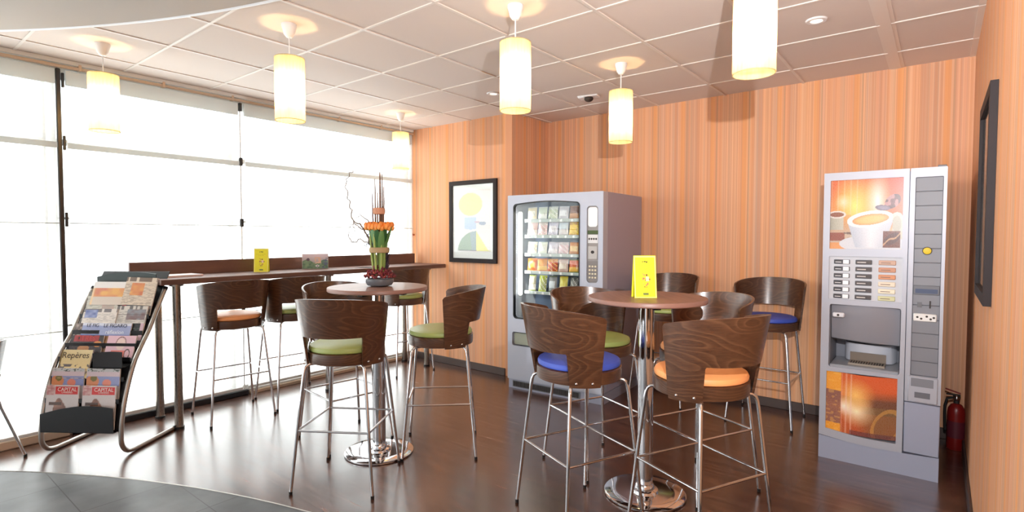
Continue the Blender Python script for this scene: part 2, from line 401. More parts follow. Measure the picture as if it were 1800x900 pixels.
# ceiling
ce = MB().box((XW-.2, -2.2, ZC), (XR+.1, YB+.1, ZC+.1), M_ceil).obj('ceiling'); struct(ce)
gb = MB()
gx0, gy0, T = -3.8727, 1.3689, .6
for i in range(-2, 8):
    x = gx0+T*i; wd = .026 if i == 6 else .009
    if x < XR:
        gb.box((x-wd, 0, ZC-.006), (x+wd, YB if x > XC+.08 else YL, ZC+.001), M_bar)
        if i == 6: gb.box((x-.045, 0, ZC-.003), (x+.045, YB, ZC+.001), M_bar)
for j in range(-2, 6):
    y = gy0+T*j
    gb.box((XW, y-.008, ZC-.0055), (XR, y+.008, ZC+.001), M_bar) if y < YL else gb.box((XC+.08, y-.008, ZC-.0055), (XR, y+.008, ZC+.001), M_bar)
gb.box((XR-.03, 0, ZC-.004), (XR, YB, ZC+.001), M_bar)
o = gb.obj('ceiling_grid', ce)
so = flatpoly(MB(), arc(5.55)+[(XR, Y0), (XW, Y0)], ZC-.035, ZC+.08, M_soffit).obj('ceiling_soffit'); struct(so, 'smooth beige plaster ceiling with curved edge')
tr = MB().tube([(x, y, ZC-.02) for x, y in arc(5.556)], .02, M_trimw, 10).obj('trim_4'); struct(tr, 'pale curved trim edging the plaster ceiling')
# walls
wb = MB().box((XC+.08, YB, 0), (XR+.1, YB+.1, ZC), M_wall_x).obj('wall_back'); struct(wb)
wl = MB().box((XW-.1, YL, 0), (XC, YL+.1, ZC), M_wall_x).obj('wall_back_left'); struct(wl)
wr = MB().box((XC, YL, 0), (XC+.08, YB+.1, ZC), M_wall_y).obj('wall_recess'); struct(wr)
wr = MB().box((XR, -1.2, 0), (XR+.1, YB, ZC), M_wall_y).obj('wall_right'); struct(wr)
for nm, a, b in (('baseboard_back', (XC+.08, YB-.014, 0), (XR-.014, YB, .075)), ('baseboard_back_left', (XW+.06, YL-.014, 0), (XC, YL, .075)),
                 ('baseboard_right', (XR-.014, -1.2, 0), (XR, YB, .075)), ('baseboard_recess', (XC+.08, YL, 0), (XC+.094, YB-.014, .075))):
    struct(MB().cbox(a, b, M_base, .003).obj(nm))
# glazed wall
struct(MB().box((XW-.1, Y0, 2.56), (XW, YL, ZC), M_wframe).obj('wall_left'))
struct(MB().box((XW-.1, Y0, 0), (XW-.005, YL, .05), M_wframe).obj('trim_1'))
ys = [Y0, -1.44, -.22, 1.0, 2.222, YL]
for k in range(5):
    ya, yb = ys[k], ys[k+1]
    r = bpy.data.objects.new('window_%d' % (k+1), None); C.objects.link(r); r.location = (XW-.04, (ya+yb)/2, .05); struct(r)
    fr = MB(); hw = (yb-ya)/2
    for z in (1.48, .72): fr.box((-.012, -hw, z-.008), (.0, hw, z+.008), M_wframe)
    fr.box((-.02, -hw, 1.99), (.014, hw, 2.03), M_wframe)
    fr.box((-.02, -hw, 2.44), (.02, hw, 2.51), M_wframe)
    fr.box((-.02, -hw, 0), (.02, hw, .03), M_wframe); 
    fr.box((-.02, hw-.085, .03), (-.005, hw-.015, 2.44), M_wframe)
    fr.obj('window_frame', r)
    MB().box((-.006, -hw+.01, .03), (-.002, hw-.01, 2.44), M_glass).obj('glass', r)
# mullions: one full black post, then dark clamps
struct(MB().cbox((XW-.02, .985, .03), (XW+.012, 1.01, 2.56), M_dframe, .003).obj('trim_2'), 'thin black vertical post between the window panes')
mc = thing('window_clamp', 'column of small black clamps on the window joint above the counter', 'clamp', (XW+.02, 2.225, .05))
for z in (2.47, 2.0, 1.47, .73): MB().cbox((-.02, -.012, z-.035), (.012, .012, z+.035), M_dframe, .003).obj('clamp', mc)
MB().box((-.012, -.004, 0), (-.004, .004, 2.5), M_wframe).obj('cable', mc)
mc.name = 'cable_clamp_rail'
mc2 = thing('cable_clamp_rail', 'small dark clamps on the black post nearest the magazine rack', 'clamp', (XW+.02, 1.012, .05))
for z in (2.43, 2.0, 1.47): MB().cbox((-.006, -.002, z-.05), (.014, .014, z+.05), M_dframe, .003).obj('clamp', mc2)
# bottom rails
struct(MB().cbox((XW-.01, 1.02, 0), (XW+.02, 2.26, .045), M_dframe, .004).obj('trim_5'), 'dark sill strip under the middle window')
struct(MB().cbox((XW-.01, 2.27, 0), (XW+.03, YL-.02, .03), M_rail, .004).cbox((XW+.0, 2.27, .03), (XW+.012, YL-.02, .05), M_wframe, .003).obj('trim_6'), 'beige sill strip under the window by the striped wall')
struct(MB().cbox((XW-.01, Y0, 0), (XW+.035, 1.0, .055), M_rail, .006).cbox((XW, Y0, .055), (XW+.012, 1.0, .075), M_wframe, .003).obj('trim_7'), 'beige sill strip under the leftmost window')
# curtain rail along the ceiling, sheer blinds below
cr = thing('curtain_rail', 'long beige curtain rail under the ceiling along the windows', 'curtain rail', (XW+.045, 0, ZC-.048))
MB().tube([(0, Y0+.1, 0), (0, YL-.02, 0)], .012, M_rail, 10).obj('rail', cr)
MB().box((-.03, Y0+.1, .018), (.012, YL-.02, .046), M_wframe).obj('pelmet', cr)
for k in range(11): MB().cbox((-.03, -1.5+.52*k, -.014), (.014, -1.48+.52*k, .03), M_rail, .003).obj('bracket', cr)
for k, (ya, yb, lb) in enumerate(((-1.4, -.24, 'sheer white blind over the window beside the low chair, mostly out of view'), (-.2, .975, 'sheer white blind over the leftmost window, left of the black post'), (1.03, 2.2, 'sheer white blind over the middle window between black post and clamps'), (2.25, YL-.03, 'sheer white blind over the window next to the striped wall'))):
    if k == 0: continue
    b = thing('sheer_blind', lb, 'blind', (XW+.03, (ya+yb)/2, .06), 0, 'sheer window blinds'); h = (yb-ya)/2
    m = MB(); n = 60; vs = []; fs = []
    for i in range(n+1):
        y = -h+2*h*i/n; x = .004*math.sin(i*.9)+.003*math.sin(i*2.3)
        vs += [(x, y, .02), (x, y, 2.45)]
    for i in range(n): fs.append((2*i, 2*i+2, 2*i+3, 2*i+1))
    m.add(vs, fs, M_sheer, True).obj('fabric', b)
    MB().cbox((-.010, -h, 2.385), (.010, h, 2.49), M_hem, .004).obj('head_rail', b)
    for z in (1.95, 1.43, .68): MB().cbox((.012, -h, z), (.016, h, z+(.04 if z > 1.9 else .008)), M_hem, .002).obj('batten', b)
    MB().box((.008, h-.06, .02), (.0095, h, 2.4), M_sheer).obj('side_hem', b)
    MB().cbox((-.006, -h, 0), (.006, h, .022), M_wframe, .003).obj('bottom_rail', b)

# recessed spots and the ceiling fitting
for (x, y, lb) in ((-2.999, 3.52, 'small recessed round ceiling spotlight left of the central pendants'), (-.571, 3.453, 'small recessed round ceiling spotlight above the hot drinks machine')):
    t = thing('ceiling_spotlight', lb, 'ceiling light', (x, y, ZC), 0, 'recessed spotlights')
    MB().lathe([(.03, -.001), (.032, -.008), (.05, -.009), (.055, -.004), (.055, 0)], M_white).obj('ring', t)
    MB().lathe([(1e-5, -.004), (.02, -.0045), (.03, -.002)], M_spot, 20).obj('lamp', t)
t = thing('ceiling_sensor', 'small white and black detector on the ceiling between two pendants', 'detector', (-2.41, 4.102, ZC), R(12))
MB().cbox((-.09, -.05, -.012), (.09, .05, 0), M_white, .004).obj('plate', t)
MB().ball((.0, 0, -.022), .04, M_dark, 14, (1, 1, .7)).obj('lens', t)
MB().cbox((-.085, -.045, -.02), (-.03, .045, -.012), M_white, .003).obj('cover', t)

# ================================================================== pendants
def make_pendant(label, x, y, zb=2.068):
    t = thing('pendant_lamp', label, 'pendant lamp', (x, y, ZC), 0, 'cylindrical cream pendant lamps')
    MB().lathe([(.042, 0), (.042, -.012), (.036, -.03), (.03, -.055), (.016, -.074), (1e-5, -.076)], M_white, 24).obj('canopy', t)
    MB().tube([(0, 0, -.07), (0, 0, -.31)], .0035, M_white, 8).obj('cord', t)
    zt = -.19; zl = zb-ZC; rr = .081; n = 72; vs = []; fs = []
    rows = [zt-.004, zt-.06, (zt+zl)/2, zl+.06, zl+.004]
    for z in rows:
        for i in range(n): a = 2*PI*i/n; q = rr+(.0012 if i % 2 else 0); vs.append((q*math.cos(a), q*math.sin(a), z))
    for k in range(len(rows)-1):
        for i in range(n): j = (i+1) % n; fs.append((k*n+i, k*n+j, (k+1)*n+j, (k+1)*n+i))
    MB().add(vs, fs, M_shade, False).obj('lamp_shade', t)
    for z in (zt-.003, zl+.003):
        MB().tube([((rr)*math.cos(2*PI*i/36), (rr)*math.sin(2*PI*i/36), z) for i in range(37)], .0025, M_shade, 6, False).obj('shade_ring', t)
    sp = MB().lathe([(.008, zt-.024), (.014, zt-.024), (.014, zt-.018), (.008, zt-.018)], M_white, 12)
    for k in range(3): a = 2*PI*k/3; sp.tube([(.008*math.cos(a), .008*math.sin(a), zt-.021), (rr*math.cos(a), rr*math.sin(a), zt-.006)], .0016, M_white, 6)
    sp.obj('shade_spider', t)
    MB().lathe([(.019, -.27), (.021, -.31), (.017, -.34)], M_white, 16).obj('lamp_holder', t)
    MB().ball((0, 0, -.375), .028, M_bulb, 14, (1, 1, 1.25)).obj('bulb', t)
    return t
pend = make_pendant('cream cylinder pendant nearest the left edge, hanging in front of the windows', -4.17, 1.094)
PL = [pend]
for lb, x, y in (('cream cylinder pendant second from the left, beside the window', -2.949, 1.66),
                 ('cream cylinder pendant in the middle, just left of the recess corner', -1.776, 2.264),
                 ('largest cream cylinder pendant, nearest the viewer and cut off by the top', -.61, 2.35),
                 ('smaller cream cylinder pendant in front of the back wall above the snack machine', -1.783, 3.476),
                 ('farthest cream cylinder pendant where the window meets the striped wall', -4.203, 3.522)):
    PL.append(dup(pend, (x, y, ZC), 0, lb))

# ================================================================== stools
def shell_mesh(dz):
    n = 64; rows = 12; vs = []; fs = []
    S = []
    for k in range(-n, n+1): S.append(k/n)
    def bottom(s):
        a = abs(s)*81
        if a <= 40: return .862
        if a >= 44.5: return .700
        t = (a-40)/4.5
        return .862-.012*t if t < .3 else (.858-.158*min(1, (t-.3)/.5))
    # unequal sampling: extra columns at the cut-out edge
    S = sorted(set([round(k/40, 4) for k in range(-40, 41)]+[sg*a/81 for sg in (-1, 1) for a in (39.5, 40, 40.8, 41.4, 42, 42.8, 43.6, 44.5)]))
    def P(s, z, off):
        t = (z-.70)/.375
        th = s*R(81+13*t); rr = .217+.032*t+off
        return (rr*math.sin(th), -rr*math.cos(th)-.04*t, z+dz)
    for s in S:
        b = bottom(s); top = 1.078-.05*(abs(s)**2.2)
        e = abs(s)
        if e > .955: top -= .012*((e-.955)/.045)**2
        for k in range(rows+1):
            z = b+(top-b)*k/rows; vs.append(P(s, z, .0)); vs.append(P(s, z, .012))
    m = (rows+1)*2; NS = len(S)
    for i in range(NS-1):
        for k in range(rows):
            a = i*m+2*k; b = a+m
            fs.append((a, b, b+2, a+2)); fs.append((a+1, a+3, b+3, b+1))
        a = i*m; b = a+m; fs.append((a, a+1, b+1, b)); a += 2*rows; b += 2*rows; fs.append((a, b, b+1, a+1))
    for i in (0, NS-1):
        for k in range(rows): a = i*m+2*k; fs.append((a, a+2, a+3, a+1))
    return MB().add(vs, fs, M_ply, True)
def make_stool(name, label, cat, seatm, h=0.0, foot=.325, group=None):
    """forward is +y; h shifts the seat (0 = bar height)"""
    t = thing(name, label, cat, (0, 0, 0), 0, group)
    dz = h
    s = MB().lathe([(1e-5, .766), (.198, .766), (.207, .772), (.209, .784), (.203, .796), (.185, .803), (.1, .808), (1e-5, .809)], seatm, 48, (0, 0, dz)).obj('seat', t)
    MB().lathe([(1e-5, .700), (.196, .700), (.212, .706), (.215, .73), (.214, .764), (.205, .768), (1e-5, .768)], M_ply, 48, (0, 0, dz)).obj('seat_ring', t)
    shell_mesh(dz).obj('backrest', t)
    for sg in (-1, 1):
        for a in (52, 71):
            th = R(a); rr = .2305
            MB().ball((sg*rr*math.sin(th), -rr*math.cos(th)-.001, .722+dz), .0075, M_chrome, 10).obj('bolt', t)
    zt = .697+dz; ztop = zt-.012
    zr = .344 if h == 0 else 0
    for k in range(4):
        a = R(45+90*k); ca, sa = math.cos(a), math.sin(a)
        path = [(.17, zt+.002), (.20, zt+.004), (.222, zt+.002), (.236, zt-.008), (.243, zt-.026), (.249, zt-.06), (foot, .012)]
        lg = MB().tube([(r*ca, r*sa, z) for r, z in path], .0088, M_chrome, 12).obj('leg', t)
        MB().lathe([(.0088, 0), (.0098, .001), (.0098, .018), (.0088, .019)], M_rubber, 12, (foot*ca, foot*sa, 0)).obj('foot_cap', lg)
    if zr:
        rr = .249+(foot-.249)*(1-(zr-.012)/(zt-.072)); q = rr*.7071
        c4 = [(q, q), (-q, q), (-q, -q), (q, -q)]
        for k in range(4):
            a, b = c4[k], c4[(k+1) % 4]
            MB().tube([(a[0], a[1], zr), (b[0], b[1], zr)], .0062, M_chrome, 10).obj('foot_rail', t)
    return t
proto = {}
def stool(label, col, x, y, deg, group):
    sm = {'green': M_green, 'blue': M_blue, 'orange': M_orange}[col]
    if not proto: first = proto['any'] = make_stool('bar_stool', label, 'bar stool', sm); first['group'] = group; first.location = (x, y, 0); first.rotation_euler = (0, 0, R(deg)); proto[col] = first; return first
    if col not in proto:
        r = dup(proto['any'], (x, y, 0), R(deg), label, group)
        for ch in r.children:
            if ch.name.split('.')[0] == 'seat':
                me = ch.data.copy(); me.materials.clear(); me.materials.append(sm); ch.data = me
        proto[col] = r; return r
    return dup(proto[col], (x, y, 0), R(deg), label, group)
GA, GB_, GC, GD = 'stools around the flower table', 'stools around the yellow card table', 'stools along the window counter', 'stools against the back wall'
stool('dark plywood bar stool with green seat, back turned to us, before the flower table', 'green', -2.665, 1.828, 32.5, GA)
stool('green-seated bar stool seen side-on, right of the flower table', 'green', -2.585, 2.495, 133, GA)
stool('bar stool half hidden behind the flower table, only its curved back rim showing', 'green', -3.213, 2.185, -97, GA)
stool('orange-seated bar stool at the window counter next to the magazine rack', 'orange', -4.335, 1.93, 84, GC)
stool('green-seated bar stool at the window counter, right of the orange one', 'green', -4.33, 2.43, 84, GC)
stool('green-seated bar stool at the far end of the window counter by the striped wall', 'green', -4.39, 3.69, 84, GC)
stool('blue-seated bar stool in the foreground, left of the yellow card table', 'blue', -1.42, 2.335, -23, GB_)
stool('orange-seated bar stool in the foreground, right of the yellow card table', 'orange', -.855, 2.482, 65, GB_)
stool('green-seated bar stool behind the blue one, between snack machine and round table', 'green', -1.635, 2.883, -115, GB_)
stool('bar stool with shiny lit back, behind the foreground orange one', 'orange', -1.055, 3.029, 155, GB_)
stool('bar stool behind the yellow card, next to the snack machine side', 'green', -1.84, 4.45, 180, GD)
stool('dark blue-seated bar stool by the back wall, left of the hot drinks machine', 'blue', -1.03, 4.46, 180, GD)
ch = make_stool('low_chair', 'low dark plywood chair cut off by the left edge', 'chair', M_orange, -.295, .354)
ch.location = (-4.545, .37, 0); ch.rotation_euler = (0, 0, R(132.4))

# ================================================================== round tables
def make_table(label, x, y, rz):
    t = thing('round_bar_table', label, 'table', (x, y, 0), rz, 'round bar-height tables')
    MB().lathe([(1e-5, 1.0565), (.3, 1.0565), (.31, 1.058)], M_edge, 64).obj('underside', t)
    MB().lathe([(.31, 1.058), (.3145, 1.062), (.3145, 1.079), (.311, 1.0835)], M_edge, 64).obj('edge_band', t)
    MB().lathe([(1e-5, 1.0845), (.2, 1.0845), (.311, 1.0838)], M_top, 64).obj('tabletop', t)
    MB().lathe([(.042, .02), (.042, 1.03)], M_chrome, 32).obj('column', t)
    MB().lathe([(.085, 1.04), (.088, 1.045), (.088, 1.0565), (.06, 1.0566)], M_blackp, 24).cbox((-.2, -.02, 1.035), (.2, .02, 1.0564), M_blackp, .004).cbox((-.02, -.2, 1.035), (.02, .2, 1.0564), M_blackp, .004).obj('top_bracket', t)
    MB().lathe([(.213, 0), (.219, .004), (.219, .011), (.212, .0155), (.14, .0165), (.075, .0175), (.07, .03), (.052, .034), (.05, .055), (.043, .062)], M_chrome, 64).obj('base_plate', t)
    return t
T1 = (-2.835, 2.18); T2 = (-1.236, 2.73)
tb = make_table('round brown bar table on a chrome column, holding the tall flower arrangement', *T1, R(20))
dup(tb, (*T2, 0), R(40), 'round brown bar table on a chrome column, holding one yellow card')

# ================================================================== window counter
ct = thing('window_counter', 'long dark brown bar counter along the windows on steel legs', 'counter', (-4.48, 2.77, 0))
MB().cbox((-.245, -1.36, 1.06), (.245, 1.40, 1.10), M_count, .004).obj('countertop', ct)
MB().cbox((-.245, -1.41, 1.1), (-.215, 1.36, 1.208), M_count, .003).obj('upstand', ct)
for x in (-.205, .16):
    for y in (-1.235, 0, 1.19):
        lg = MB().tube([(x, y, .02), (x, y, 1.045)], .029, M_steel, 20).obj('leg', ct)
        MB().lathe([(.034, 0), (.034, .018), (.029, .02)], M_blackp, 20, (x, y, 0)).lathe([(.05, 1.045), (.05, 1.06)], M_steel, 20, (x, y, 0)).obj('foot_cap', lg)
MB().cbox((-.2, -1.3, 1.035), (-.16, 1.3, 1.06), M_blackp, .003).obj('support_beam', ct)
# on the counter
def tent(name, label, x, y, z, rz, wd, ht, dp, pic, cat='card', nx=60, nz=90):
    t = thing(name, label, cat, (x, y, z), rz)
    MB().add([(-wd/2, -dp/2, 0), (wd/2, -dp/2, 0), (wd/2, 0, ht), (-wd/2, 0, ht), (-wd/2, dp/2, 0), (wd/2, dp/2, 0),
              (-wd/2, -dp/2+.002, 0), (wd/2, -dp/2+.002, 0), (wd/2, .0, ht-.004), (-wd/2, 0, ht-.004), (-wd/2, dp/2-.002, 0), (wd/2, dp/2-.002, 0)],
             [(0, 1, 2, 3), (3, 2, 5, 4), (6, 9, 8, 7), (9, 10, 11, 8), (0, 3, 9, 6), (1, 7, 8, 2), (4, 10, 9, 3), (5, 2, 8, 11), (0, 6, 7, 1), (4, 5, 11, 10)], pic[0]).obj('card', t)
    s = math.atan2(dp/2, ht)
    p = picture('print', t, -wd/2+.002, .002, wd/2-.002, math.hypot(ht, dp/2)-.003, 0, pic[1], nx, nz)
    p.rotation_euler = (-s, 0, 0); p.location = (0, -dp/2-.0008, 0)
    return t
def noise2(x, y, s=0):
    v = math.sin(x*12.9898+y*78.233+s*37.7)*43758.5453; return v-math.floor(v)
def sn(x, y, s=0):
    xi, yi = math.floor(x), math.floor(y); fx, fy = x-xi, y-yi; fx = fx*fx*(3-2*fx); fy = fy*fy*(3-2*fy)
    a = noise2(xi, yi, s); b = noise2(xi+1, yi, s); c_ = noise2(xi, yi+1, s); d = noise2(xi+1, yi+1, s)
    return a+(b-a)*fx+(c_-a)*fy+(a-b-c_+d)*fx*fy
def lerp(a, b, t): t = max(0, min(1, t)); return tuple(p+(q-p)*t for p, q in zip(a, b))
def card_fn(u, v):
    c = (242, 236, 50)
    if u < .04 or u > .96 or v > .975 or v < .02: c = (250, 246, 150)
    if abs(v-.865) < .022 and abs(u-.5) < .13 and sn(u*30, v*60) > .35: c = (90, 92, 40)
    if abs(v-.765) < .008 and abs(u-.5) < .36 and sn(u*50, 3) > .3: c = (186, 178, 46)
    if abs(v-.71) < .007 and abs(u-.5) < .2 and sn(u*50, 5) > .3: c = (196, 188, 50)
    d = math.hypot((u-.52)*1.1, (v-.42)*1.9)
    if d < .33:
        q = sn(u*13, v*24, 4)
        if abs(u-.5-(v-.42)*-.25) < .12 and q > .62: c = (186, 120, 92)
        if abs(u-.5) < .1 and q < .22: c = (120, 70, 46)
        if abs(u-.6) < .07 and abs(v-.45) < .06: c = (240, 210, 180)
        if abs(u-.71) < .035 and abs(v-.44) < .02: c = (150, 100, 60)
    if abs(v-.09) < .025 and abs(u-.5) < .14 and sn(u*24, v*40, 9) > .4: c = (120, 134, 70)
    return c
yc = tent('table_card', 'bright yellow tent card standing on the foreground round table', T2[0]+.012, T2[1]-.06, 1.085, R(40), .118, .222, .07, (M_yellow, card_fn))
tent('table_card', 'yellow tent card standing on the long window counter', -4.53, 2.27, 1.10, R(52), .115, .2, .06, (M_yellow, card_fn))
def photo_fn(u, v):
    c = lerp((128, 128, 122), (214, 196, 204), v*1.3-.15)
    if v < .5+.12*math.sin(u*9): c = lerp((60, 96, 66), (120, 150, 110), sn(u*14, v*10, 2))
    if math.hypot((u-.22)*1.5, v-.62) < .1: c = (80, 52, 66)
    if math.hypot((u-.58), (v-.18)) < .07: c = (226, 226, 226)
    if math.hypot((u-.58), (v-.18)) < .035: c = (70, 70, 90)
    if .48 < u < .72 and .35 < v < .8 and sn(u*16, v*12, 6) > .5: c = (214, 176, 150)
    if u > .78 and v < .75 and sn(u*10, v*20, 3) > .5: c = (72, 84, 104)
    return c
ps = thing('photo_card', 'landscape photo card leaning on the window counter behind the stools', 'card', (-4.57, 2.80, 1.10), R(60))
MB().cbox((-.115, 0, 0), (.115, .006, .14), M_paper, .001).obj('card', ps)
MB().box((-.02, .006, 0), (.02, .05, .003), M_paper).add([(-.02, .006, .1), (.02, .006, .1), (.02, .05, 0), (-.02, .05, 0)], [(0, 1, 2, 3)], M_paper).obj('stand', ps)
picture('print', ps, -.113, .002, .113, .138, -.001, photo_fn, 70, 45)
pp = MB()
for k in range(5): pp.box((-.1+.002*k, -.15+.003*(k % 2), .003*k), (.1, .15, .003*k+.0027), colm((232, 214, 212)))
tag(pp.obj('paper_stack'), 'low stack of pale pink papers at the left end of the window counter', 'papers', None, (-4.5, 1.60, 1.10), R(4))

# ================================================================== flower arrangement
FX, FY, FZ = T1[0]+.005, T1[1]+.01, 1.085
fa = thing('flower_arrangement', 'tall arrangement of green stems and orange flowers in a grey bowl', 'flower arrangement', (FX, FY, FZ))
MB().lathe([(.05, 0), (.078, .008), (.09, .028), (.088, .046), (.078, .052), (.07, .046), (1e-5, .04)], mat('grey_bowl', (96, 100, 106), .35), 40).obj('bowl', fa)
ms = MB(); mm = [mat('red_berries', (112, 28, 40), .6), mat('dark_red_moss', (84, 24, 34), .8), mat('rust_moss', (130, 52, 48), .8)]
for k in range(260):
    a = random.random()*2*PI; r = .1*math.sqrt(random.random()); z = .05+.075*(1-(r/.1)**2)*random.random()**.5+.01
    ms.ball((r*math.cos(a), r*math.sin(a), z), random.uniform(.006, .011), random.choice(mm), 6)
mo = ms.obj('moss', fa); mo['kind'] = 'stuff'
gm = [mat('stem_green', (116, 140, 62), .5), mat('stem_pale', (150, 168, 90), .5), mat('leaf_green', (52, 96, 52), .45), mat('leaf_light', (88, 132, 70), .45)]
for k in range(16):
    a = 2*PI*k/16+random.uniform(-.15, .15); r0 = random.uniform(.02, .038); r1 = r0+.03
    MB().tube([(r0*math.cos(a), r0*math.sin(a), .07), ((r0+r1)/2*math.cos(a), (r0+r1)/2*math.sin(a), .2), (r1*math.cos(a)*.9, r1*math.sin(a)*.9, .34)], [.0075, .0065, .005], gm[k % 2], 8).obj('stem', fa)
def leaf(mb, base, dirv, ln, wd, m, curl=.3, n=8):
    d = Vector(dirv).normalized(); side = d.cross(Vector((0, 0, 1)));
    side = side.normalized() if side.length > .05 else Vector((1, 0, 0)); nrm = side.cross(d)
    vs = []; fs = []
    for i in range(n+1):
        t = i/n; p = Vector(base)+d*ln*t+nrm*curl*ln*t*t*.5; w_ = wd*math.sin(PI*min(1, t*.85+.12))**.8
        vs += [tuple(p-side*w_), tuple(p+nrm*w_*-.3), tuple(p+side*w_)]
    for i in range(n): fs += [(3*i, 3*i+1, 3*i+4, 3*i+3), (3*i+1, 3*i+2, 3*i+5, 3*i+4)]
    mb.add(vs, fs, m, True)
for k in range(14):
    a = 2*PI*k/14; m = MB(); r = .045
    leaf(m, (r*math.cos(a)*.7, r*math.sin(a)*.7, random.uniform(.2, .27)), (math.cos(a)*.32, math.sin(a)*.32, 1), random.uniform(.12, .18), .021, gm[2+k % 2], random.uniform(-.2, .3))
    m.obj('leaf', fa)
for z, r, h in ((.215, .063, .035), (.462, .037, .042)):
    m = MB().lathe([(r-.004, 0), (r, .003), (r+.002, h/2), (r, h-.003), (r-.004, h)], mat('raffia', (176, 150, 112) if z < .3 else (206, 148, 118), .8, bump=(120, .6)), 28, (0, 0, z)); m.obj('raffia_band', fa)
om = [mat('orange_petal', (226, 128, 44), .5), mat('orange_petal_light', (238, 156, 72), .5)]; cm_ = mat('flower_centre', (120, 56, 24), .7)
for k in range(9):
    a = 2*PI*k/9; cx_, cy_ = .066*math.cos(a), .066*math.sin(a); m = MB()
    for j in range(10):
        b = 2*PI*j/10; m.ball((cx_+.018*math.cos(b), cy_+.018*math.sin(b), .385+.01*math.cos(j*3)), .0135, om[j % 2], 7, (1, 1, 1.5))
    m.ball((cx_, cy_, .402), .012, cm_, 7); m.obj('flower', fa)
tm = [mat('twig_brown', (112, 80, 62), .7), mat('twig_grey', (126, 112, 116), .7)]
for k, (dx, dy, zt_) in enumerate(((-.034, -.022, .60), (-.022, -.012, .69), (.0, .01, .735), (.009, -.002, .73), (.014, .012, .72), (.028, .012, .64), (.004, -.015, .60))):
    MB().tube([(dx*.8, dy, .3), (dx*1.0, dy*1.1, .45), (dx*1.15+.002, dy, zt_*.85), (dx*1.2, dy, zt_)], [.006, .0055, .0045, .0025], tm[(k+1) % 2 if k < 2 else 0], 7).obj('twig', fa)
cb = mat('curly_willow', (118, 104, 92), .7)
imr = Vector((.783, .621, 0))
def curly(pts, r, m):
    P = [imr*a+Vector((0, 0, b)) for a, b in pts]
    q = []
    for i in range(len(P)-1):
        for k in range(6): t = k/6; q.append(P[i].lerp(P[i+1], t)+Vector((0, 0, 1))*.006*math.sin(k*1.1+i)+imr*.006*math.cos(k*1.3+i*2))
    q.append(P[-1]); n = len(q)
    MB().tube(q, [r*(1-.6*i/n) for i in range(n)], m, 6).obj('curly_branch', fa)
curly([(-.05, .25), (-.08, .33), (-.12, .4), (-.17, .42), (-.18, .5), (-.2, .57), (-.215, .66), (-.19, .72), (-.16, .745)], .0055, cb)
curly([(-.05, .28), (-.1, .36), (-.13, .38), (-.17, .42), (-.16, .35), (-.19, .3)], .0045, cb)
curly([(-.06, .27), (-.12, .3), (-.18, .28), (-.2, .34), (-.18, .4)], .0045, cb)
curly([(-.02, .3), (-.07, .42), (-.12, .46), (-.18, .43)], .0045, cb)
curly([(-.045, .26), (-.07, .32), (-.055, .37)], .005, mat('dark_branch', (70, 74, 96), .6))
curly([(-.04, .26), (-.07, .27), (-.1, .26)], .005, mat('dark_branch_low', (64, 66, 84), .6))
m = MB(); leaf(m, tuple(imr*-.02+Vector((0, 0, .12))), tuple(imr*-1+Vector((0, 0, .12))), .14, .02, mat('dark_leaf', (34, 48, 38), .4), -.3); m.obj('leaf', fa, 'long dark leaf lying to the left')
m = MB()
for k in range(26): 
    a = random.uniform(-.6, .9); leaf(m, tuple(imr*.04+Vector((0, 0, random.uniform(.08, .2)))), tuple(imr*random.uniform(.1, .6)+Vector((a*.2, -a*.2, 1))), random.uniform(.05, .09), .008, mat('purple_leaf', (64, 50, 60), .7) if k == 0 else m.mats[0], .1)
m.obj('foliage', fa, 'dark purple foliage')['kind'] = 'stuff'

# ================================================================== framed pictures
def art_fn(u, v):
    c = (240, 234, 238)
    if not (.09 < u < .93 and .09 < v < .93): return (246, 244, 246)
    c = lerp((240, 232, 238), (236, 226, 226), v)
    if ((u-.44)/.29)**2+((v-.735)/.155)**2 < 1: c = (248, 226, 160)
    if .29 < u < .58 and .39 < v < .56 and v > .39+.08*abs(u-.45): c = (196, 208, 236)
    if abs(u-.60-(.5-v)*1.5) < .06 and abs(v-.49) < .012+.0*u: c = (200, 170, 190)
    if ((u-.735)/.085)**2+((v-.475)/.025)**2 < 1: c = (160, 164, 190)
    if v > .1 and u < .585 and ((u-.585)/.46)**2+((v-.09)/.28)**2 < 1:
        c = (160, 176, 160) if u < .43+.2*(.35-v) else (164, 176, 184)
    if u >= .585 and v > .1 and u < .585+.30*(1-(v-.1)/.27) and v < .37: c = (246, 232, 150)
    if .1 < v < .112 and u > .15: c = (60, 60, 60) if u < .6 else (222, 214, 90)
    return c
def framed(label, loc, rz, wd, ht, fn):
    t = thing('framed_picture', label, 'picture', loc, rz)
    o = rrect(-wd/2, 0, wd/2, ht, .001, 1); i = rrect(-wd/2+.045, .045, wd/2-.045, ht-.045, .001, 1)
    MB().plate(o, [i], -.024, 0, M_framed).obj('frame', t)
    MB().box((-wd/2+.04, -.006, .04), (wd/2-.04, -.002, ht-.04), M_paper).obj('backing', t)
    picture('print', t, -wd/2+.045, .045, wd/2-.045, ht-.045, -.009, fn, 90, 130)
    MB().box((-wd/2+.044, -.014, .044), (wd/2-.044, -.012, ht-.044), M_glass).obj('glass', t)
framed('dark-framed print of pale yellow, blue and green shapes left of the snack machine', (-3.835, YL-.001, 1.127), 0, .667, .862, art_fn)
def art2(u, v):
    c = (176, 170, 160)
    if sn(u*4, v*6, 8) > .6: c = (196, 150, 120)
    if v < .4 and u > .4: c = (120, 120, 112)
    return c
framed('dark-framed picture seen edge-on on the right wall', (XR-.001, 3.04, 1.145), R(-90), .66, .85, art2)

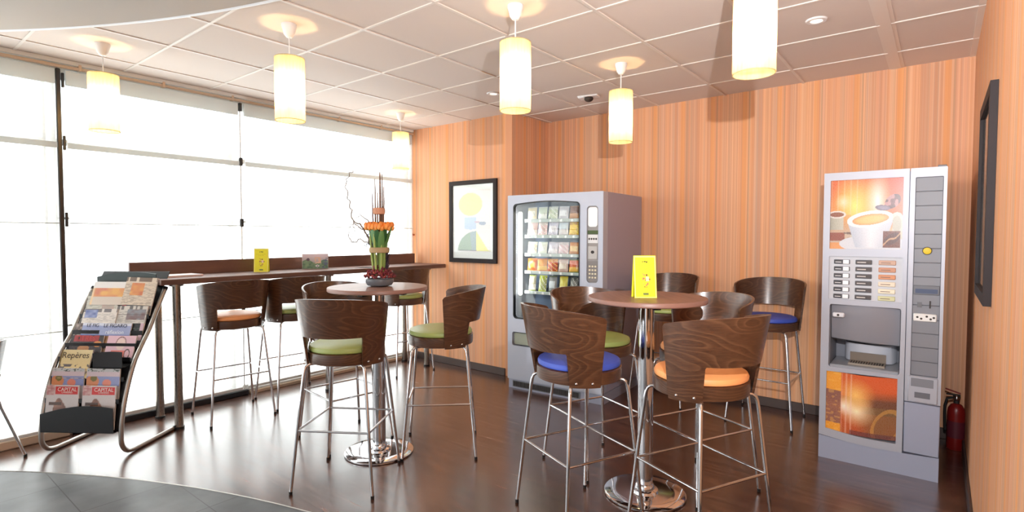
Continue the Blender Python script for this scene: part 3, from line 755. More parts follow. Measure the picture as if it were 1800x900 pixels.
# ================================================================== snack machine
vm = thing('snack_vending_machine', 'tall grey snack vending machine with a glass front and keypad', 'vending machine', (-3.12, 3.868, 0), math.atan2(.06, .955))
W_, D_, H_ = .957, .835, 1.778
MB().box((0, .09, .09), (.03, D_, H_), M_mauve).box((W_-.03, .09, .09), (W_, D_, H_), M_mauve).box((.03, D_-.03, .09), (W_-.03, D_, H_), M_mauve).box((.03, .09, H_-.03), (W_-.03, D_-.03, H_), M_mauve).box((.03, .09, .5), (W_-.03, D_-.03, .56), M_dgrey).box((.76, .09, .56), (.78, D_-.03, H_-.03), M_dgrey).obj('cabinet', vm)
ho = rrect(.062, .652, .744, 1.700, .035, 5, .018)
slot = rrect(.05, .402, .335, .528, .02, 4)
pan = rrect(.808, 1.018, .913, 1.66, .03, 5)
MB().plate(rrect(0, .09, W_, H_, .006, 2), [ho, slot, pan], 0, .088, mat('pale_grey_door_paint', (182, 187, 201), .38, .15)).obj('door', vm)
MB().plate(ho, [rrect(.070, .660, .736, 1.692, .03, 5, .017)], -.004, .03, M_blackp).obj('window_seal', vm)
gv = rrect(.066, .656, .740, 1.696, .034, 5, .018)
MB().plate(gv, [], .012, .016, M_glass).obj('window_glass', vm)
MB().box((.03, .42, .56), (.76, .44, H_-.03), colm((122, 140, 168))).obj('inner_back', vm)
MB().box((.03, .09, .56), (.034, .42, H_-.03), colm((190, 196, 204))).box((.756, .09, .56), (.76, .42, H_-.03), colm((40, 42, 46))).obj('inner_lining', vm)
MB().cbox((.074, .05, .86), (.118, .08, 1.63), M_tube, .012).obj('light_tube', vm, 'glowing vertical light strip')
vl = bpy.data.lights.new('vending_tube_light', 'AREA'); vl.shape = 'RECTANGLE'; vl.size = .04; vl.size_y = .75; vl.energy = 2.2; vl.color = (.92, .96, 1)
vlo = bpy.data.objects.new('vending_tube_light', vl); C.objects.link(vlo); vlo.parent = vm; vlo.location = (.122, .075, 1.24); vlo.rotation_euler = (R(90), 0, R(-58))
shelves = [1.555, 1.412, 1.245, 1.085, .90, .70]
for k, z in enumerate(shelves):
    s = MB().box((.125, .10, z-.008), (.752, .42, z), M_dgrey).cbox((.125, .092, z-.022), (.752, .1, z+.006), colm((176, 184, 180)), .002)
    so_ = s.obj('shelf', vm)
    for j in range(5 if k in (0, 2, 3) else 7 if k < 5 else 0):
        nn = 5 if k in (0, 2, 3) else 7; x = .13+.545*(j+.5)/nn
        MB().cbox((x-.011, .088, z-.02), (x+.011, .0918, z+.002), M_white, .001).obj('price_tag', so_)
    if k < 5:
        for j in range(5):
            x = .13+.545*(j+.5)/5
            MB().tube([(x+.035*math.cos(a*.55), .11+a*.0062, z+.04+.035*math.sin(a*.55)) for a in range(46)], .0016, M_chrome, 5).obj('coil', so_)
pb = MB().plate(rrect(.808, 1.018, .913, 1.66, .03, 5), [], .012, .03, colm((150, 146, 144))); pb.obj('control_panel', vm)
MB().plate(rrect(.818, 1.485, .903, 1.648, .022, 5), [], .004, .0118, colm((244, 246, 248))).obj('display_plate', vm)
MB().cbox((.812, .006, 1.425), (.908, .0118, 1.455), colm((64, 84, 40)), .002).obj('display', vm, 'dark green display strip')
m = MB().box((.815, .008, 1.35), (.906, .0118, 1.42), colm((222, 222, 222)))
for k in range(4): m.ball((.828+.021*k, .008, 1.385), .009, colm((64, 64, 64)), 8, (1, .3, 1))
m.obj('coin_symbols', vm)
MB().cbox((.818, .004, 1.215), (.903, .0118, 1.325), colm((186, 184, 182)), .003).ball((.86, .004, 1.275), .016, M_dark, 12, (1, .4, .8)).obj('coin_slot', vm)
m = MB().cbox((.812, .008, 1.025), (.909, .0118, 1.20), colm((128, 124, 124)), .002); kp = m.obj('keypad', vm)
for r_ in range(4):
    for c_ in range(3): MB().cbox((.826+.026*c_, .003, 1.055+.031*r_), (.843+.026*c_, .008, 1.070+.031*r_), colm((224, 216, 190)), .002).obj('key', kp)
MB().box((.05, .06, .40), (.337, .085, .53), M_blackp).obj('slot_recess', vm)
fp = MB().plate(rrect(.062, .412, .325, .518, .015, 4), [], .018, .024, mat('smoked_flap', (150, 156, 140), .12, spec=.8)); fp.obj('delivery_flap', vm)
MB().box((.0, .02, 0), (W_, D_, .085), M_silver).obj('plinth', vm)
m = MB()
for k in range(46): m.box((.055+.0148*k, .012, .022), (.064+.0148*k, .0199, .066), M_dark)
m.box((.045, .016, .014), (.745, .0196, .072), colm((120, 122, 126))); m.obj('vent_grille', vm)
bx = MB().cbox((-.06, -.04, 0), (.06, .04, .025), M_white, .004).cbox((-.05, -.041, .008), (.02, -.04, .016), colm((200, 200, 200)), .001).obj('small_box'); tag(bx, 'small flat white box on top of the snack machine', 'box', None, (-2.48, 4.30, H_), R(4))
# packets
def packet_mesh(wd, ht, dp, cols, kind, seed):
    m = MB(); n = 12; q = 8; vs = []; fs = []; rnd = random.Random(seed)
    ca, cb2, cc = [colm(c, .3) for c in cols]
    for sgn in (-1, 1):
        o = len(vs)
        for j in range(n+1):
            for i in range(q+1):
                u, v = i/q, j/n; th = dp/2*math.sin(PI*min(1, max(0, (v-.05)/.9)))**.6*math.sin(PI*u)**.5 if 0 < u < 1 and .05 < v < .95 else 0
                th *= 1+.18*math.sin(u*9+v*7+seed)
                vs.append((wd*(u-.5)*(1-.05*math.sin(PI*v)), sgn*th, ht*v))
        for j in range(n):
            for i in range(q): a = o+j*(q+1)+i; fs.append((a, a+1, a+q+2, a+q+1))
    per = len(fs)//1
    for idx, f_ in enumerate(fs):
        row = (idx % (n*q))//q; col = idx % q
        mt = ca
        if kind == 0: mt = cb2 if 3 <= row <= 7 and 1 <= col <= 6 else ca
        elif kind == 1: mt = cb2 if row < 5 else ca
        elif kind == 2: mt = cb2 if (row+col) % 4 == 0 else (cc if row > 8 else ca)
        if row in (0, n-1): mt = cc
        m.f.append(list(f_)); m.m.append(m.mi(mt)); m.sm.append(True)
    m.v = vs; return m
pal = {
 0: [((228, 214, 180), (244, 240, 226), (210, 206, 196)), ((206, 214, 196), (236, 236, 230), (214, 216, 210)), ((196, 204, 176), (230, 232, 222), (206, 210, 200)), ((206, 200, 206), (236, 232, 236), (214, 214, 220)), ((120, 66, 40), (196, 130, 70), (160, 106, 66))],
 1: [((236, 206, 200), (244, 238, 228), (226, 210, 196)), ((226, 186, 184), (240, 226, 220), (220, 200, 190)), ((214, 208, 224), (236, 230, 236), (206, 196, 206)), ((206, 214, 222), (226, 216, 216), (200, 190, 190)), ((238, 190, 44), (246, 214, 70), (206, 140, 40))],
 2: [((238, 232, 206), (250, 248, 238), (226, 220, 200)), ((236, 238, 224), (246, 246, 240), (222, 226, 214)), ((216, 210, 224), (240, 232, 236), (210, 200, 206)), ((226, 190, 196), (240, 226, 226), (210, 196, 200)), ((206, 130, 60), (236, 196, 130), (180, 110, 60))],
 3: [((226, 120, 60), (246, 178, 84), (240, 150, 90)), ((232, 150, 50), (246, 196, 96), (226, 120, 60)), ((206, 90, 60), (236, 186, 120), (226, 150, 70)), ((214, 186, 176), (236, 220, 206), (196, 150, 140)), ((216, 106, 70), (240, 186, 90), (120, 130, 60))],
 4: [((196, 190, 160), (236, 230, 214), (150, 160, 90)), ((176, 180, 110), (226, 226, 206), (190, 200, 70)), ((150, 150, 150), (210, 214, 220), (110, 116, 90)), ((214, 200, 90), (236, 222, 140), (196, 170, 60)), ((120, 116, 110), (180, 176, 170), (90, 90, 86))]}
rown = ['top', 'second', 'middle', 'fourth', 'lowest filled']; coln = ['far left', 'second-from-left', 'centre', 'second-from-right', 'far right']
kindn = {0: 'pale snack packet', 1: 'snack bag', 2: 'sweet packet', 3: 'crisp packet', 4: 'drink pouch'}
def colname(c):
    r_, g_, b_ = c
    if r_ > 225 and g_ > 180 and b_ < 90: return 'yellow'
    if r_ > 200 and 80 < g_ < 160 and b_ < 100: return 'orange'
    if r_ < 140 and b_ < 70: return 'brown'
    if r_ > 220 and g_ > 220: return 'cream'
    if r_ > 220 and b_ > 180: return 'pinkish'
    if abs(r_-g_) < 12 and abs(g_-b_) < 12: return 'grey'
    if b_ > g_: return 'lilac'
    return 'muted'
hts = [.118, .125, .11, .118, .15]
for r_ in range(5):
    for c_ in range(5):
        ht = hts[r_]; wd = .104 if r_ != 4 else .085
        mb_ = packet_mesh(wd, ht, .045, pal[r_][c_], (r_+c_) % 3, r_*5+c_)
        cn = colname(pal[r_][c_][0])
        o = mb_.obj('snack_packet' if r_ < 4 else 'drink_pouch')
        loc = vm.matrix_basis @ Vector((.13+.545*(c_+.5)/5, .128, shelves[r_]+.001))
        rz = math.atan2(.06, .955)
        tag(o, '%s %s, %s in the %s row of the snack machine' % (cn, kindn[r_], coln[c_], rown[r_]), 'snack packet', 'packets in the snack machine')
        o.location = loc; o.rotation_euler = (R(-8), random.uniform(-.05, .05), rz+random.uniform(-.12, .12))

# ================================================================== hot drinks machine
hm = thing('hot_drinks_machine', 'tall silver hot drinks machine with coffee cup picture', 'drinks machine', (-.579, 3.889, 0))
W_, H_, D_ = .604, 1.803, .84
MB().box((0, .06, .0), (W_, D_, .578), M_silver).box((0, .06, .992), (W_, D_, H_-.01), M_silver).box((.417, .06, .578), (W_, D_, .992), M_silver).box((0, .06, .578), (.038, D_, .992), M_silver).box((.038, .335, .578), (.417, D_, .992), M_silver).obj('cabinet', hm)
LW = .433
o1 = rrect(.036, 1.332, .405, 1.756, .003, 1); o2 = rrect(.036, 1.018, .412, 1.285, .004, 2); o3 = rrect(.045, .59, .41, .985, .012, 3)
n = 14
o4 = [(.036, .195)]+[(.036+.366*k/n, .195-.018*k/n-.010*math.sin(PI*k/n)) for k in range(1, n+1)]+[(.402, .568)]+[(.402-.366*k/n, .568-.006*math.sin(PI*k/n)*0-.008*k/n) for k in range(1, n)]+[(.036, .56)]
outer = [(0, .150)]+[(LW*k/n, .150-.018*k/n-.012*math.sin(PI*k/n)) for k in range(1, n+1)]+[(LW, H_), (0, H_)]
MB().plate(outer, [o1, o2, o3, o4], 0, .059, M_silver2).obj('door', hm)
MB().plate([(0, 0), (W_, 0), (W_, .14), (LW, .13)]+[(LW-LW*k/n, .132+.013*k/n-.010*math.sin(PI*k/n)) for k in range(1, n+1)], [], .004, .058, M_silver).obj('kick_plate', hm)
# right column
MB().plate(rrect(LW+.004, .445, W_, H_, .004, 2), [rrect(.461, .60, .588, 1.75, .003, 1)], .0, .058, M_silver2).obj('side_column', hm)
MB().cbox((LW+.004, .0, .142), (W_, .058, .440), M_silver, .004).obj('lower_panel', hm)
lp = MB().box((.461, .012, .60), (.588, .05, 1.75), M_dgrey)
for k in range(14):
    z = .605+.0818*k; lp.cbox((.462, .006, z), (.587, .013, z+.0795), M_grey, .002)
lp.obj('slat_panel', hm)
MB().lathe([(.019, 0), (.019, .006), (.012, .008), (1e-5, .009)], colm((222, 190, 40)), 20, M=Matrix.Translation((.523, .006, 1.327)) @ Matrix.Rotation(R(90), 4, 'X')).lathe([(.023, 0), (.023, .003)], M_dark, 20, M=Matrix.Translation((.523, .006, 1.327)) @ Matrix.Rotation(R(90), 4, 'X')).obj('lock', hm)
MB().cbox((.465, -.002, 1.075), (.584, .008, 1.128), M_dgrey, .002).box((.474, -.004, 1.083), (.576, -.002, 1.108), colm((62, 74, 104))).obj('display', hm)
MB().box((.484, .002, 1.0), (.506, .007, 1.03), colm((100, 102, 108))).obj('return_button', hm); MB().box((.54, .0, .998), (.547, .007, 1.04), M_dark).obj('coin_slot', hm)
m = MB().cbox((.468, -.003, .92), (.575, .007, .965), colm((228, 228, 226)), .004)
for k, (x, z) in enumerate(((.487, .944), (.505, .936), (.53, .95), (.548, .936), (.562, .945))): m.ball((x, -.003, z), .006, M_dark, 8, (1, .2, 1))
m.obj('payment_label', hm)
MB().cbox((.452, -.006, .448), (.590, .006, .598), M_silver2, .004).box((.466, -.0075, .54), (.570, -.006, .588), M_grey).box((.484, -.0078, .475), (.556, -.006, .508), M_dgrey).obj('coin_return', hm)
MB().cbox((.56, .02, H_), (.6, .045, H_+.012), M_dgrey, .002).obj('hinge', hm)
# button panel
bp = MB().box((.036, .012, 1.018), (.412, .05, 1.285), colm((196, 198, 204)))
bpo = bp.obj('button_panel', hm)
c3 = [(196, 160, 140), (196, 140, 110), (206, 140, 100), (226, 212, 190), (230, 220, 196), (206, 204, 160)]
for c_, x in enumerate((.062, .176, .294)):
    for r_ in range(6):
        z = 1.238-.0428*r_
        m = MB().cbox((x, .004, z), (x+.085, .012, z+.028), M_dgrey if c_ < 2 else colm(c3[r_]), .003)
        if c_ == 0: m.box((x+.003, .0028, z+.004), (x+.045, .004, z+.024), colm((52, 50, 54))).box((x+.05, .0024, z+.002), (x+.08, .0039, z+.026), colm((244, 244, 246))).box((x+.008, .0022, z+.010), (x+.04, .0028, z+.014), colm((220, 220, 220)))
        elif c_ == 1: m.box((x+.003, .0028, z+.004), (x+.082, .004, z+.024), colm((70, 62, 62))).box((x+.01, .0022, z+.010), (x+.055, .0028, z+.016), colm((196, 190, 186)))
        else: m.box((x+.003, .0028, z+.003), (x+.082, .004, z+.025), colm(c3[r_])).box((x+.012, .0022, z+.011), (x+.06, .0028, z+.015), colm((120, 96, 84)))
        m.obj('button', bpo)
# dispensing alcove
al = MB().box((.04, .32, .58), (.415, .33, .99), colm((136, 138, 148))).box((.04, .05, .58), (.046, .32, .99), colm((128, 130, 138))).box((.409, .05, .58), (.415, .32, .99), colm((128, 130, 138))).box((.04, .05, .98), (.415, .32, .99), M_grey).box((.04, .03, .58), (.415, .32, .594), M_silver)
al.obj('dispensing_alcove', hm)
vs = []; fs = []; n = 20
prof = [(.995, .012), (.93, .014), (.90, .02), (.80, .03), (.765, .04), (.755, .07), (.76, .30)]
for z, y in prof:
    for i in range(n+1):
        u = i/n; vs.append((.05+.355*u, y+.03*(1-math.sin(PI*u)), z-.012*u*(1 if z < .95 else 0)))
for k in range(len(prof)-1):
    for i in range(n): a = k*(n+1)+i; fs.append((a, a+1, a+n+2, a+n+1))
MB().add(vs, fs, colm((140, 140, 148)), True).obj('hood', hm)
MB().cbox((.062, -.002, .905), (.125, .012, .934), colm((222, 224, 230)), .01).ball((.092, -.003, .919), .007, M_dark, 8, (1, .3, 1)).obj('badge', hm)
MB().ball((.28, .12, .752), .028, M_blackp, 14, (1.6, 1, .5)).obj('nozzle', hm)
m = MB(); nn = 16; pr = [(.15+.1*math.cos(0), 0)]
vs = []; fs = []
for z in (.61, .725):
    for i in range(nn+1): u = i/nn; vs.append((.10+.285*u, .30-.14*(math.sin(PI*u))**.25, z))
for i in range(nn): fs.append((i, i+1, i+nn+2, i+nn+1))
m.add(vs, fs, colm((206, 210, 220)), True).obj('splash_back', hm)
m = MB().box((.145, .05, .607), (.335, .15, .62), colm((150, 140, 128))).box((.145, .15, .612), (.335, .155, .672), colm((124, 112, 100)))
for k in range(13): m.box((.155+.0136*k, .056, .6201), (.162+.0136*k, .125, .6215), M_dark)
m.obj('drip_grille', hm)
MB().cbox((.05, .01, .586), (.405, .3, .606), colm((150, 154, 162), .3), .004).obj('drip_tray', hm)
def ell(u, v, cx, cy, a, b, rot=0):
    c_, s_ = math.cos(rot), math.sin(rot); x, y = u-cx, v-cy; x, y = x*c_+y*s_, -x*s_+y*c_; return (x/a)**2+(y/b)**2
def coffee_fn(u, v):
    q = sn(u*5, v*5, 1)
    c = lerp((226, 92, 40), (238, 136, 50), 1.2-v+.3*q)
    c = lerp(c, (206, 60, 46), (u-.55)*1.7*v)
    d = math.hypot((u-.36)*1.25, v-.62); c = lerp((255, 238, 120), c, d*2.1)
    d = math.hypot((u-.66)*2.3, (v-.68)*.85); c = lerp((255, 250, 246), c, d*2.4)
    d = math.hypot(u-.19, v-.68); c = lerp((255, 236, 190), c, d*8)
    c = lerp(c, (250, 226, 200), max(0, math.sin(u*70))**8*.5 if u < .45 and v > .5 else 0)
    if v < .42: c = lerp(c, (214, 206, 186), (.42-v)*5)
    if v < .5 and u < .3: c = lerp(c, (196, 140, 110), .4)
    # cup behind at left
    if ell(u, v, .1, .5, .13, .055) < 1: c = (236, 226, 216) if ell(u, v, .1, .5, .1, .035) > 1 else (150, 84, 50)
    elif u < .2 and .28 < v < .5: c = lerp((176, 170, 150), (216, 208, 190), u*4)
    if u < .22 and .12 < v < .24: c = (156, 76, 50)
    if u < .24 and v < .1: c = (236, 160, 90)
    if sn(u*26, v*26, 5) > .62 and .2 < u < .45 and .08 < v < .28: c = (120, 90, 78)
    # saucer and cup
    if ell(u, v, .6, .08, .46, .12) < 1: c = (222, 222, 228)
    cw = .30*(.62+.38*min(1, max(0, (v-.02)/.35)))
    if .03 < v < .43 and abs(u-.56) < cw: c = lerp((242, 240, 244), (196, 202, 216), abs(u-.58)/cw*.9)
    e = ell(u, v, .56, .43, .315, .115, .12)
    if e < 1: c = (250, 248, 244)
    e2 = ell(u, v, .57, .425, .25, .075, .12)
    if e2 < 1: c = lerp((250, 206, 130), (222, 150, 90), e2**2)
    if .86 < u and ell(u, v, .92, .36, .1, .16) < 1: c = (216, 210, 196) if ell(u, v, .92, .36, .06, .11) > 1 else (190, 186, 170)
    # beans
    for bx_, bz_, a, b, rt in ((.86, .67, .12, .085, .75), (.73, .585, .1, .04, -.1)):
        e = ell(u, v, bx_, bz_, a, b, rt)
        if e < 1:
            c = lerp((120, 62, 66), (76, 40, 46), e)
            if sn(u*22, v*22, 3) > .62: c = (186, 130, 130)
            if rt < 0: c = lerp((150, 140, 160), (110, 96, 116), e)
    if u > .74 and v < .26 and u < .97 and v > .03:
        c = (120, 62, 44)
        if ell(u, v, .86, .15, .12, .07, .6) < 1: c = (92, 44, 34)
        if abs((u-.86)*.6-(v-.15)+.015*math.sin(u*40)) < .012: c = (206, 160, 120)
    return tuple(q*.88 for q in c)
picture('picture_panel', hm, .034, 1.33, .407, 1.758, .012, coffee_fn, 150, 160)['label'] = 'printed panel of a white coffee cup on a warm background'
def glow_fn(u, v):
    c = lerp((214, 96, 36), (200, 70, 30), u)
    c = lerp(c, (150, 84, 40), sn(u*3, v*7, 2)*.5)
    if v > .62: c = lerp(c, (236, 104, 40), .55)
    if u > .5 and .38 < v < .75: c = lerp(c, (92, 62, 40), .75*min(1, (u-.5)*5)*min(1, (.75-v)*6))
    if u > .45 and v < .5: c = lerp(c, (128, 92, 50), .75*min(1, (u-.45)*4))
    for cx_, cy_, k, cl in ((.45, .4, 3.6, (255, 246, 206)), (.28, .45, 6, (255, 252, 236)), (.43, .66, 3.4, (252, 200, 110))):
        d = math.hypot(u-cx_, (v-cy_)); c = lerp(cl, c, d*k)
    if abs(ell(u, v, .86, .2, .17, .28, -.4)-1) < .25 and v < .5: c = lerp(c, (210, 150, 70), .6)
    if .23 < u < .38: c = lerp(c, (246, 206, 190), .5*max(0, math.sin(u*90)))
    if u < .22:
        c = (240, 160, 50) if (v > .68 or v < .13) else lerp((132, 84, 74), (164, 104, 76), sn(u*9, v*7, 7))
        if sn(u*20, v*30, 9) > .7: c = lerp(c, (250, 190, 90), .4)
    if v < .07 and u > .35: c = lerp(c, (90, 40, 50), .6)
    return c
n_ = 110
pg = picture('picture_panel', hm, .034, .192, .404, .568, .010, glow_fn, 120, 120, arch=.012); pg['label'] = 'printed panel of blurred orange glow'

# ================================================================== fire extinguisher
fe = thing('fire_extinguisher', 'red fire extinguisher on the floor in the right corner', 'fire extinguisher', (.112, 4.60, 0))
MB().lathe([(.045, 0), (.048, .006), (.048, .24), (.044, .27), (.03, .295), (.015, .305)], M_red, 28).obj('cylinder', fe)
MB().lathe([(.0485, .08), (.0485, .19)], mat('extinguisher_label', (96, 30, 44), .5), 28).obj('label_band', fe)
MB().lathe([(.015, .3), (.015, .335), (.02, .337), (.02, .355), (.01, .36)], M_dark, 16).obj('valve', fe)
MB().cbox((-.055, -.008, .355), (.02, .008, .365), M_dark, .003).add([(-.06, -.007, .39), (-.06, .007, .39), (.02, .007, .368), (.02, -.007, .368), (-.06, -.007, .398), (-.06, .007, .398), (.02, .007, .376), (.02, -.007, .376)], [(0, 1, 2, 3), (4, 7, 6, 5), (0, 4, 5, 1), (1, 5, 6, 2), (2, 6, 7, 3), (3, 7, 4, 0)], M_red).obj('handle', fe)
MB().ball((.0, -.024, .345), .017, M_chrome, 14, (1, .7, 1)).obj('gauge', fe)
MB().tube([(-.02, 0, .34), (-.05, -.01, .33), (-.06, -.015, .28), (-.058, -.02, .18), (-.055, -.02, .12)], .008, M_rubber, 10).obj('hose', fe)

# ================================================================== magazine rack
RX = Vector((.81207, .58356, 0)); RY = Vector((-.58356, .81207, 0))
ra = math.atan2(.58356, .81207)
rk = thing('magazine_rack', 'freestanding sloping magazine rack with bent silver tubes', 'magazine rack', (-4.5, .839, 0), ra)
tube_bz = [(.45, .015), (.3, .015), (.1, .015), (.03, .018), (-.02, .035), (-.052, .08), (-.058, .14), (-.045, .26), (.0, .42), (.063, .57), (.13, .67), (.21, .772), (.285, .894), (.375, 1.031)]
def tb(z):
    pts = tube_bz[6:]+[(.46, 1.16)]
    for (b0, z0), (b1, z1) in zip(pts, pts[1:]):
        if z <= z1: return b0+(b1-b0)*(z-z0)/(z1-z0)
    return pts[-1][0]
def smooth(pts, k=5):
    out = []; P = [Vector(p) for p in pts]
    for i in range(len(P)-1):
        p0, p1, p2, p3 = P[max(0, i-1)], P[i], P[i+1], P[min(len(P)-1, i+2)]
        for j in range(k): t = j/k; out.append(.5*((2*p1)+(p2-p0)*t+(2*p0-5*p1+4*p2-p3)*t*t+(3*p1-p0-3*p2+p3)*t**3))
    return out+[P[-1]]
for x in (0, .53):
    lg = MB().tube(smooth([(x, b, z) for b, z in tube_bz]), .0145, M_alu, 14).obj('side_tube', rk)
    MB().tube([(x, .372, 1.026), (x, .384, 1.045)], .016, M_blackp, 12).obj('end_cap', lg)
    MB().tube([(x, .42, .015), (x, .455, .015)], .0155, M_blackp, 12).obj('foot_cap', lg)
m = MB(); zz = [.165+.0469*k for k in range(22)]
vs = [(x, tb(z)+.0+o_, z) for z in zz for x in (.018, .512) for o_ in (0, .006)]; fs = []
for k in range(21):
    a = 4*k; fs += [(a, a+2, a+6, a+4), (a+1, a+5, a+7, a+3), (a, a+4, a+5, a+1), (a+2, a+3, a+7, a+6)]
fs += [(0, 1, 3, 2), (84, 86, 87, 85)]
m.add(vs, fs, M_blackp).obj('back_panel', rk)
pts = [(.05+.43*k/12, 1.10+.052*math.sin(PI*(k/12)*.62+.35)) for k in range(13)]
MB().plate([(.05, 1.02), (.48, 1.02)]+pts[::-1], [], -.003, .003, mat('dark_green_black_plastic', (52, 66, 68), .3), M=Matrix.Translation((0, tb(1.08)-.05, 0))).obj('top_panel', rk)
rows = [(.165, .443), (.34, .545), (.47, .66), (.585, .738), (.665, .812), (.74, .906), (.84, 1.0), (.94, 1.10)]
def lip(name, x0, x1, z0, z1, b0, archl, m_=M_blackp):
    n = 14; top = [(x0+(x1-x0)*k/n, z1-archl*(1-math.sin(PI*(.12+.55*k/n)))) for k in range(n+1)]
    MB().plate([(x0, z0), (x1, z0)]+top[::-1], [], b0, b0+.004, m_).box((x0, b0, z0), (x1, tb(z0+.02)+.004, z0+.004), m_).obj(name, rk)
lip('pocket', .02, .50, .163, .335, -.085, .09)
for i, (z0, z1) in enumerate(rows[1:], 1):
    lip('pocket', .02, .51, z0, z0+.03, tb(z0+.02)-.030, .0)
lip('pocket', .31, .505, .56, .665, -.005, .02)
# the papers: x range, z range, lean; the cover is drawn by fn
def mag(label, row, x0, x1, ztop, zbot, bshift, fn, thick=.008, name='magazine', cat='magazine', rot=0, txt=(), nx=46, nz=56):
    bt = tb(ztop)-.05+bshift-(.035 if row >= 7 else 0); bb = bt-.36*(ztop-zbot) if ztop > .6 else bt-.12*(ztop-zbot)
    ln = math.hypot(ztop-zbot, bt-bb); ang = math.atan2(bt-bb, ztop-zbot)
    org = Vector((-4.5, .839, 0))+RX*((x0+x1)/2)+RY*bb+Vector((0, 0, zbot))
    t = thing(name, label, cat, org, ra, 'papers in the magazine rack')
    t.rotation_euler = (Matrix.Rotation(ra, 4, 'Z') @ Matrix.Rotation(-ang, 4, 'X') @ Matrix.Rotation(rot, 4, 'Y')).to_euler()
    wd = x1-x0
    m = MB().box((-wd/2, .0, 0), (wd/2, thick, ln), M_paper).obj('pages', t)
    picture('cover', t, -wd/2, 0, wd/2, ln, -.0008, fn, nx, nz)
    if txt:
        m = MB()
        for s, size, x, zf, cl in txt: m.text(s, size, colm(cl), XZ(x, -.0018, ln*zf))
        m.obj('lettering', t)
    return t
def newsprint(base, ink, photo=None, head=None, seed=0, cols=4):
    def fn(u, v):
        c = base
        if sn(u*cols*3+seed, v*60, seed) > .55 and v < .8: c = lerp(base, ink, .35)
        if v > .84 and sn(u*14, 2, seed) > .4: c = head or ink
        if photo and photo[0] < u < photo[2] and photo[1] < v < photo[3]: c = lerp(photo[4], photo[5], sn(u*9, v*9, seed+3))
        return c
    return fn
def redmag(seed):
    def fn(u, v):
        c = (214, 206, 206)
        if v < .75 and math.hypot((u-.42)*1.2, (v-.42)) < .26+.03*math.sin(u*20): c = lerp((190, 140, 118), (110, 74, 62), sn(u*7, v*9, seed))
        if .1 < u < .5 and .55 < v < .62: c = (90, 66, 56)
        if .28 < u < .97 and .80 < v < .965: c = (214, 40, 36)
        if u < .24 and v > .78: c = lerp((226, 200, 196), (190, 120, 120), sn(u*20, v*30, 3))
        return c
    return fn
def bluemag(seed):
    def fn(u, v):
        c = (206, 200, 204)
        if v > .9: c = (196, 198, 200) if sn(u*20, v*30, seed) < .7 else (80, 90, 80)
        elif v > .76: c = (214, 196, 204)
        elif v > .45:
            c = (146, 156, 204)
            if u < .42 and math.hypot((u-.18), (v-.6)) < .2: c = (214, 140, 96)
            if u < .42 and math.hypot((u-.22), (v-.7)) < .1: c = (124, 116, 56)
            if math.hypot((u-.62), (v-.56)*1.1) < .13: c = (226, 140, 120)
        return c
    return fn
# row A (lowest)
mag('magazine with red title banner in the lowest pocket, left one', 0, .03, .245, .452, .18, 0, redmag(1), txt=(('CAPITAL', .033, .03, .905, (250, 240, 236)), ('CARRIÈRES', .015, .03, .84, (250, 230, 226))))
mag('magazine with red title banner in the lowest pocket, right one', 0, .27, .49, .452, .18, 0, redmag(5), txt=(('CAPITAL', .033, .03, .905, (250, 240, 236)), ('CARRIÈRES', .015, .03, .84, (250, 230, 226))))
mag('blue and flesh coloured magazine rising behind the left red-banner one', 1, .035, .25, .553, .35, -.005, bluemag(2))
mag('blue and flesh coloured magazine rising behind the right red-banner one', 1, .268, .488, .553, .35, -.005, bluemag(4))
# row C
def reperes(u, v):
    c = (226, 208, 160)
    if u < .06: c = (120, 100, 60)
    if v < .5 and sn(u*18, v*14, 2) > .6: c = (110, 106, 110)
    return c
mag('cream magazine titled Repères on the left of the rack', 2, .055, .265, .662, .49, -.02, reperes, txt=(('Repères', .056, -.002, .80, (74, 56, 40)),))
def bag_fn(u, v): return lerp((120, 124, 130), (60, 62, 70), sn(u*12, v*10, 3))
# row D
def darkred(u, v):
    c = (44, 24, 24)
    if v > .72 and .1 < u < .85 and sn(u*9, v*8, 2) > .35: c = (156, 30, 34)
    if math.hypot(u-.85, v-.62) < .13: c = (206, 130, 50)
    if math.hypot(u-.45, v-.4) < .18: c = (176, 120, 70)
    return c
mag('dark magazine with red lettering above the cream Repères one', 3, .05, .275, .742, .60, 0, darkred, txt=(('TITRES', .045, -.01, .86, (190, 44, 46)),))
def pinkmag(u, v):
    c = (222, 184, 198)
    if ell(u, v, .5, .62, .16, .26) < 1: c = (232, 206, 200)
    if abs(ell(u, v, .5, .66, .17, .28)-1) < .14 and v > .55: c = (120, 84, 60)
    if v < .35 and .2 < u < .7: c = (226, 120, 106)
    for ex in (.43, .57):
        if ell(u, v, ex, .62, .03, .02) < 1: c = (90, 80, 70)
    if abs(ell(u, v, .78, .2, .09, .2)-1) < .3: c = (60, 44, 36)
    return c
mag('pink magazine with a drawn face, right of the dark red-lettered one', 3, .305, .50, .742, .60, 0, pinkmag)
def goldmag(u, v): return lerp((60, 36, 24), (176, 120, 50), sn(u*4, v*6, 2))
mag('narrow brown and gold magazine edge between dark and pink magazines', 3, .27, .33, .738, .60, .012, goldmag)
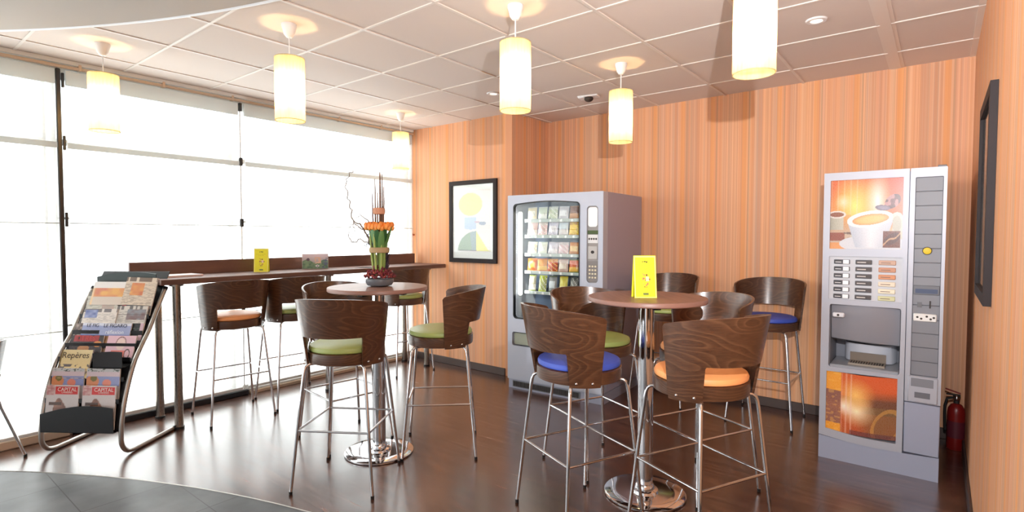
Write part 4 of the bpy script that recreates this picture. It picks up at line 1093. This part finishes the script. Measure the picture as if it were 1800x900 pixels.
# row E
def figfn(u, v):
    c = (150, 160, 200) if v > .45 else (84, 104, 168)
    if v > .88: c = (206, 210, 226)
    return c
mag('blue newspaper headed LE FIGARO, left copy, partly covered', 4, .08, .225, .815, .68, .01, figfn, name='newspaper', cat='newspaper', txt=(('LE FIG', .032, .0, .88, (30, 34, 60)), ('réflexion', .032, .005, .58, (226, 232, 244))))
mag('blue newspaper headed LE FIGARO, right copy, fully visible title', 4, .215, .43, .815, .68, .0, figfn, name='newspaper', cat='newspaper', txt=(('LE FIGARO', .034, -.005, .88, (30, 34, 60)), ('réflexion', .036, .0, .58, (226, 232, 244))))
mag('narrow magazine with a pale face at the left end of the blue newspaper row', 4, .03, .085, .813, .68, .012, lambda u, v: lerp((176, 160, 150), (60, 44, 44), sn(u*4, v*9, 5)))
mag('dark magazine at the right end of the blue newspaper row', 4, .425, .505, .815, .68, .012, lambda u, v: (206, 176, 190) if u > .7 else lerp((26, 26, 30), (90, 120, 90), max(0, sn(u*5, v*12, 4)-.4)))
# row F
mag('folded newspaper with a blue block, left in the fourth row', 5, .05, .29, .905, .76, .0, newsprint((220, 214, 208), (120, 116, 120), (.05, .6, .42, .95, (90, 104, 160), (160, 170, 206)), seed=2), name='newspaper', cat='newspaper')
mag('folded newspaper with a colour photo, right in the fourth row', 5, .27, .495, .925, .76, .0, newsprint((204, 200, 194), (110, 106, 106), (.38, .45, .96, .86, (120, 86, 86), (140, 150, 160)), seed=5), name='newspaper', cat='newspaper')
# row G
mag('tall grey-green folded newspaper standing left, third row from the top', 6, .04, .265, 1.02, .82, -.012, newsprint((196, 196, 186), (120, 116, 110), (.5, .3, .9, .7, (206, 160, 150), (170, 166, 160)), seed=8), name='newspaper', cat='newspaper', rot=-.03)
mag('dark magazine with a red title, right in the third row', 6, .29, .50, 1.0, .86, .0, lambda u, v: (176, 92, 96) if v > .68 and sn(u*12, v*6, 1) > .35 else (lerp((90, 92, 96), (206, 206, 206), sn(u*7, v*8, 6)) if u > .15 else (206, 110, 116)))
# row H
mag('white and orange folded newspaper at the top left of the rack', 7, .06, .31, 1.085, .93, .0, lambda u, v: (228, 226, 226) if v > .72 else (lerp((222, 170, 100), (200, 120, 100), max(0, sn(u*6, v*6, 3)*1.6-.5)) if u > .06 and v > .35 else (206, 196, 186) if u > .06 else (230, 200, 160)), name='newspaper', cat='newspaper')
mag('beige newspaper with an orange panel at the top right of the rack', 7, .285, .51, 1.115, .93, -.012, newsprint((212, 200, 184), (120, 106, 96), (.2, .35, .62, .8, (196, 110, 84), (222, 170, 100)), seed=11), name='newspaper', cat='newspaper', rot=.03)

# small knob on the window jamb
hk = MB().lathe([(.008, 0), (.008, .015), (.014, .018), (.014, .03), (1e-5, .033)], colm((176, 96, 60)), 14, M=Matrix.Rotation(R(90), 4, 'X')).obj('wall_knob'); tag(hk, 'tiny orange-brown knob on the striped wall beside the window corner', 'knob', None, (-4.76, YL, 1.42))
bpy.context.view_layer.update()
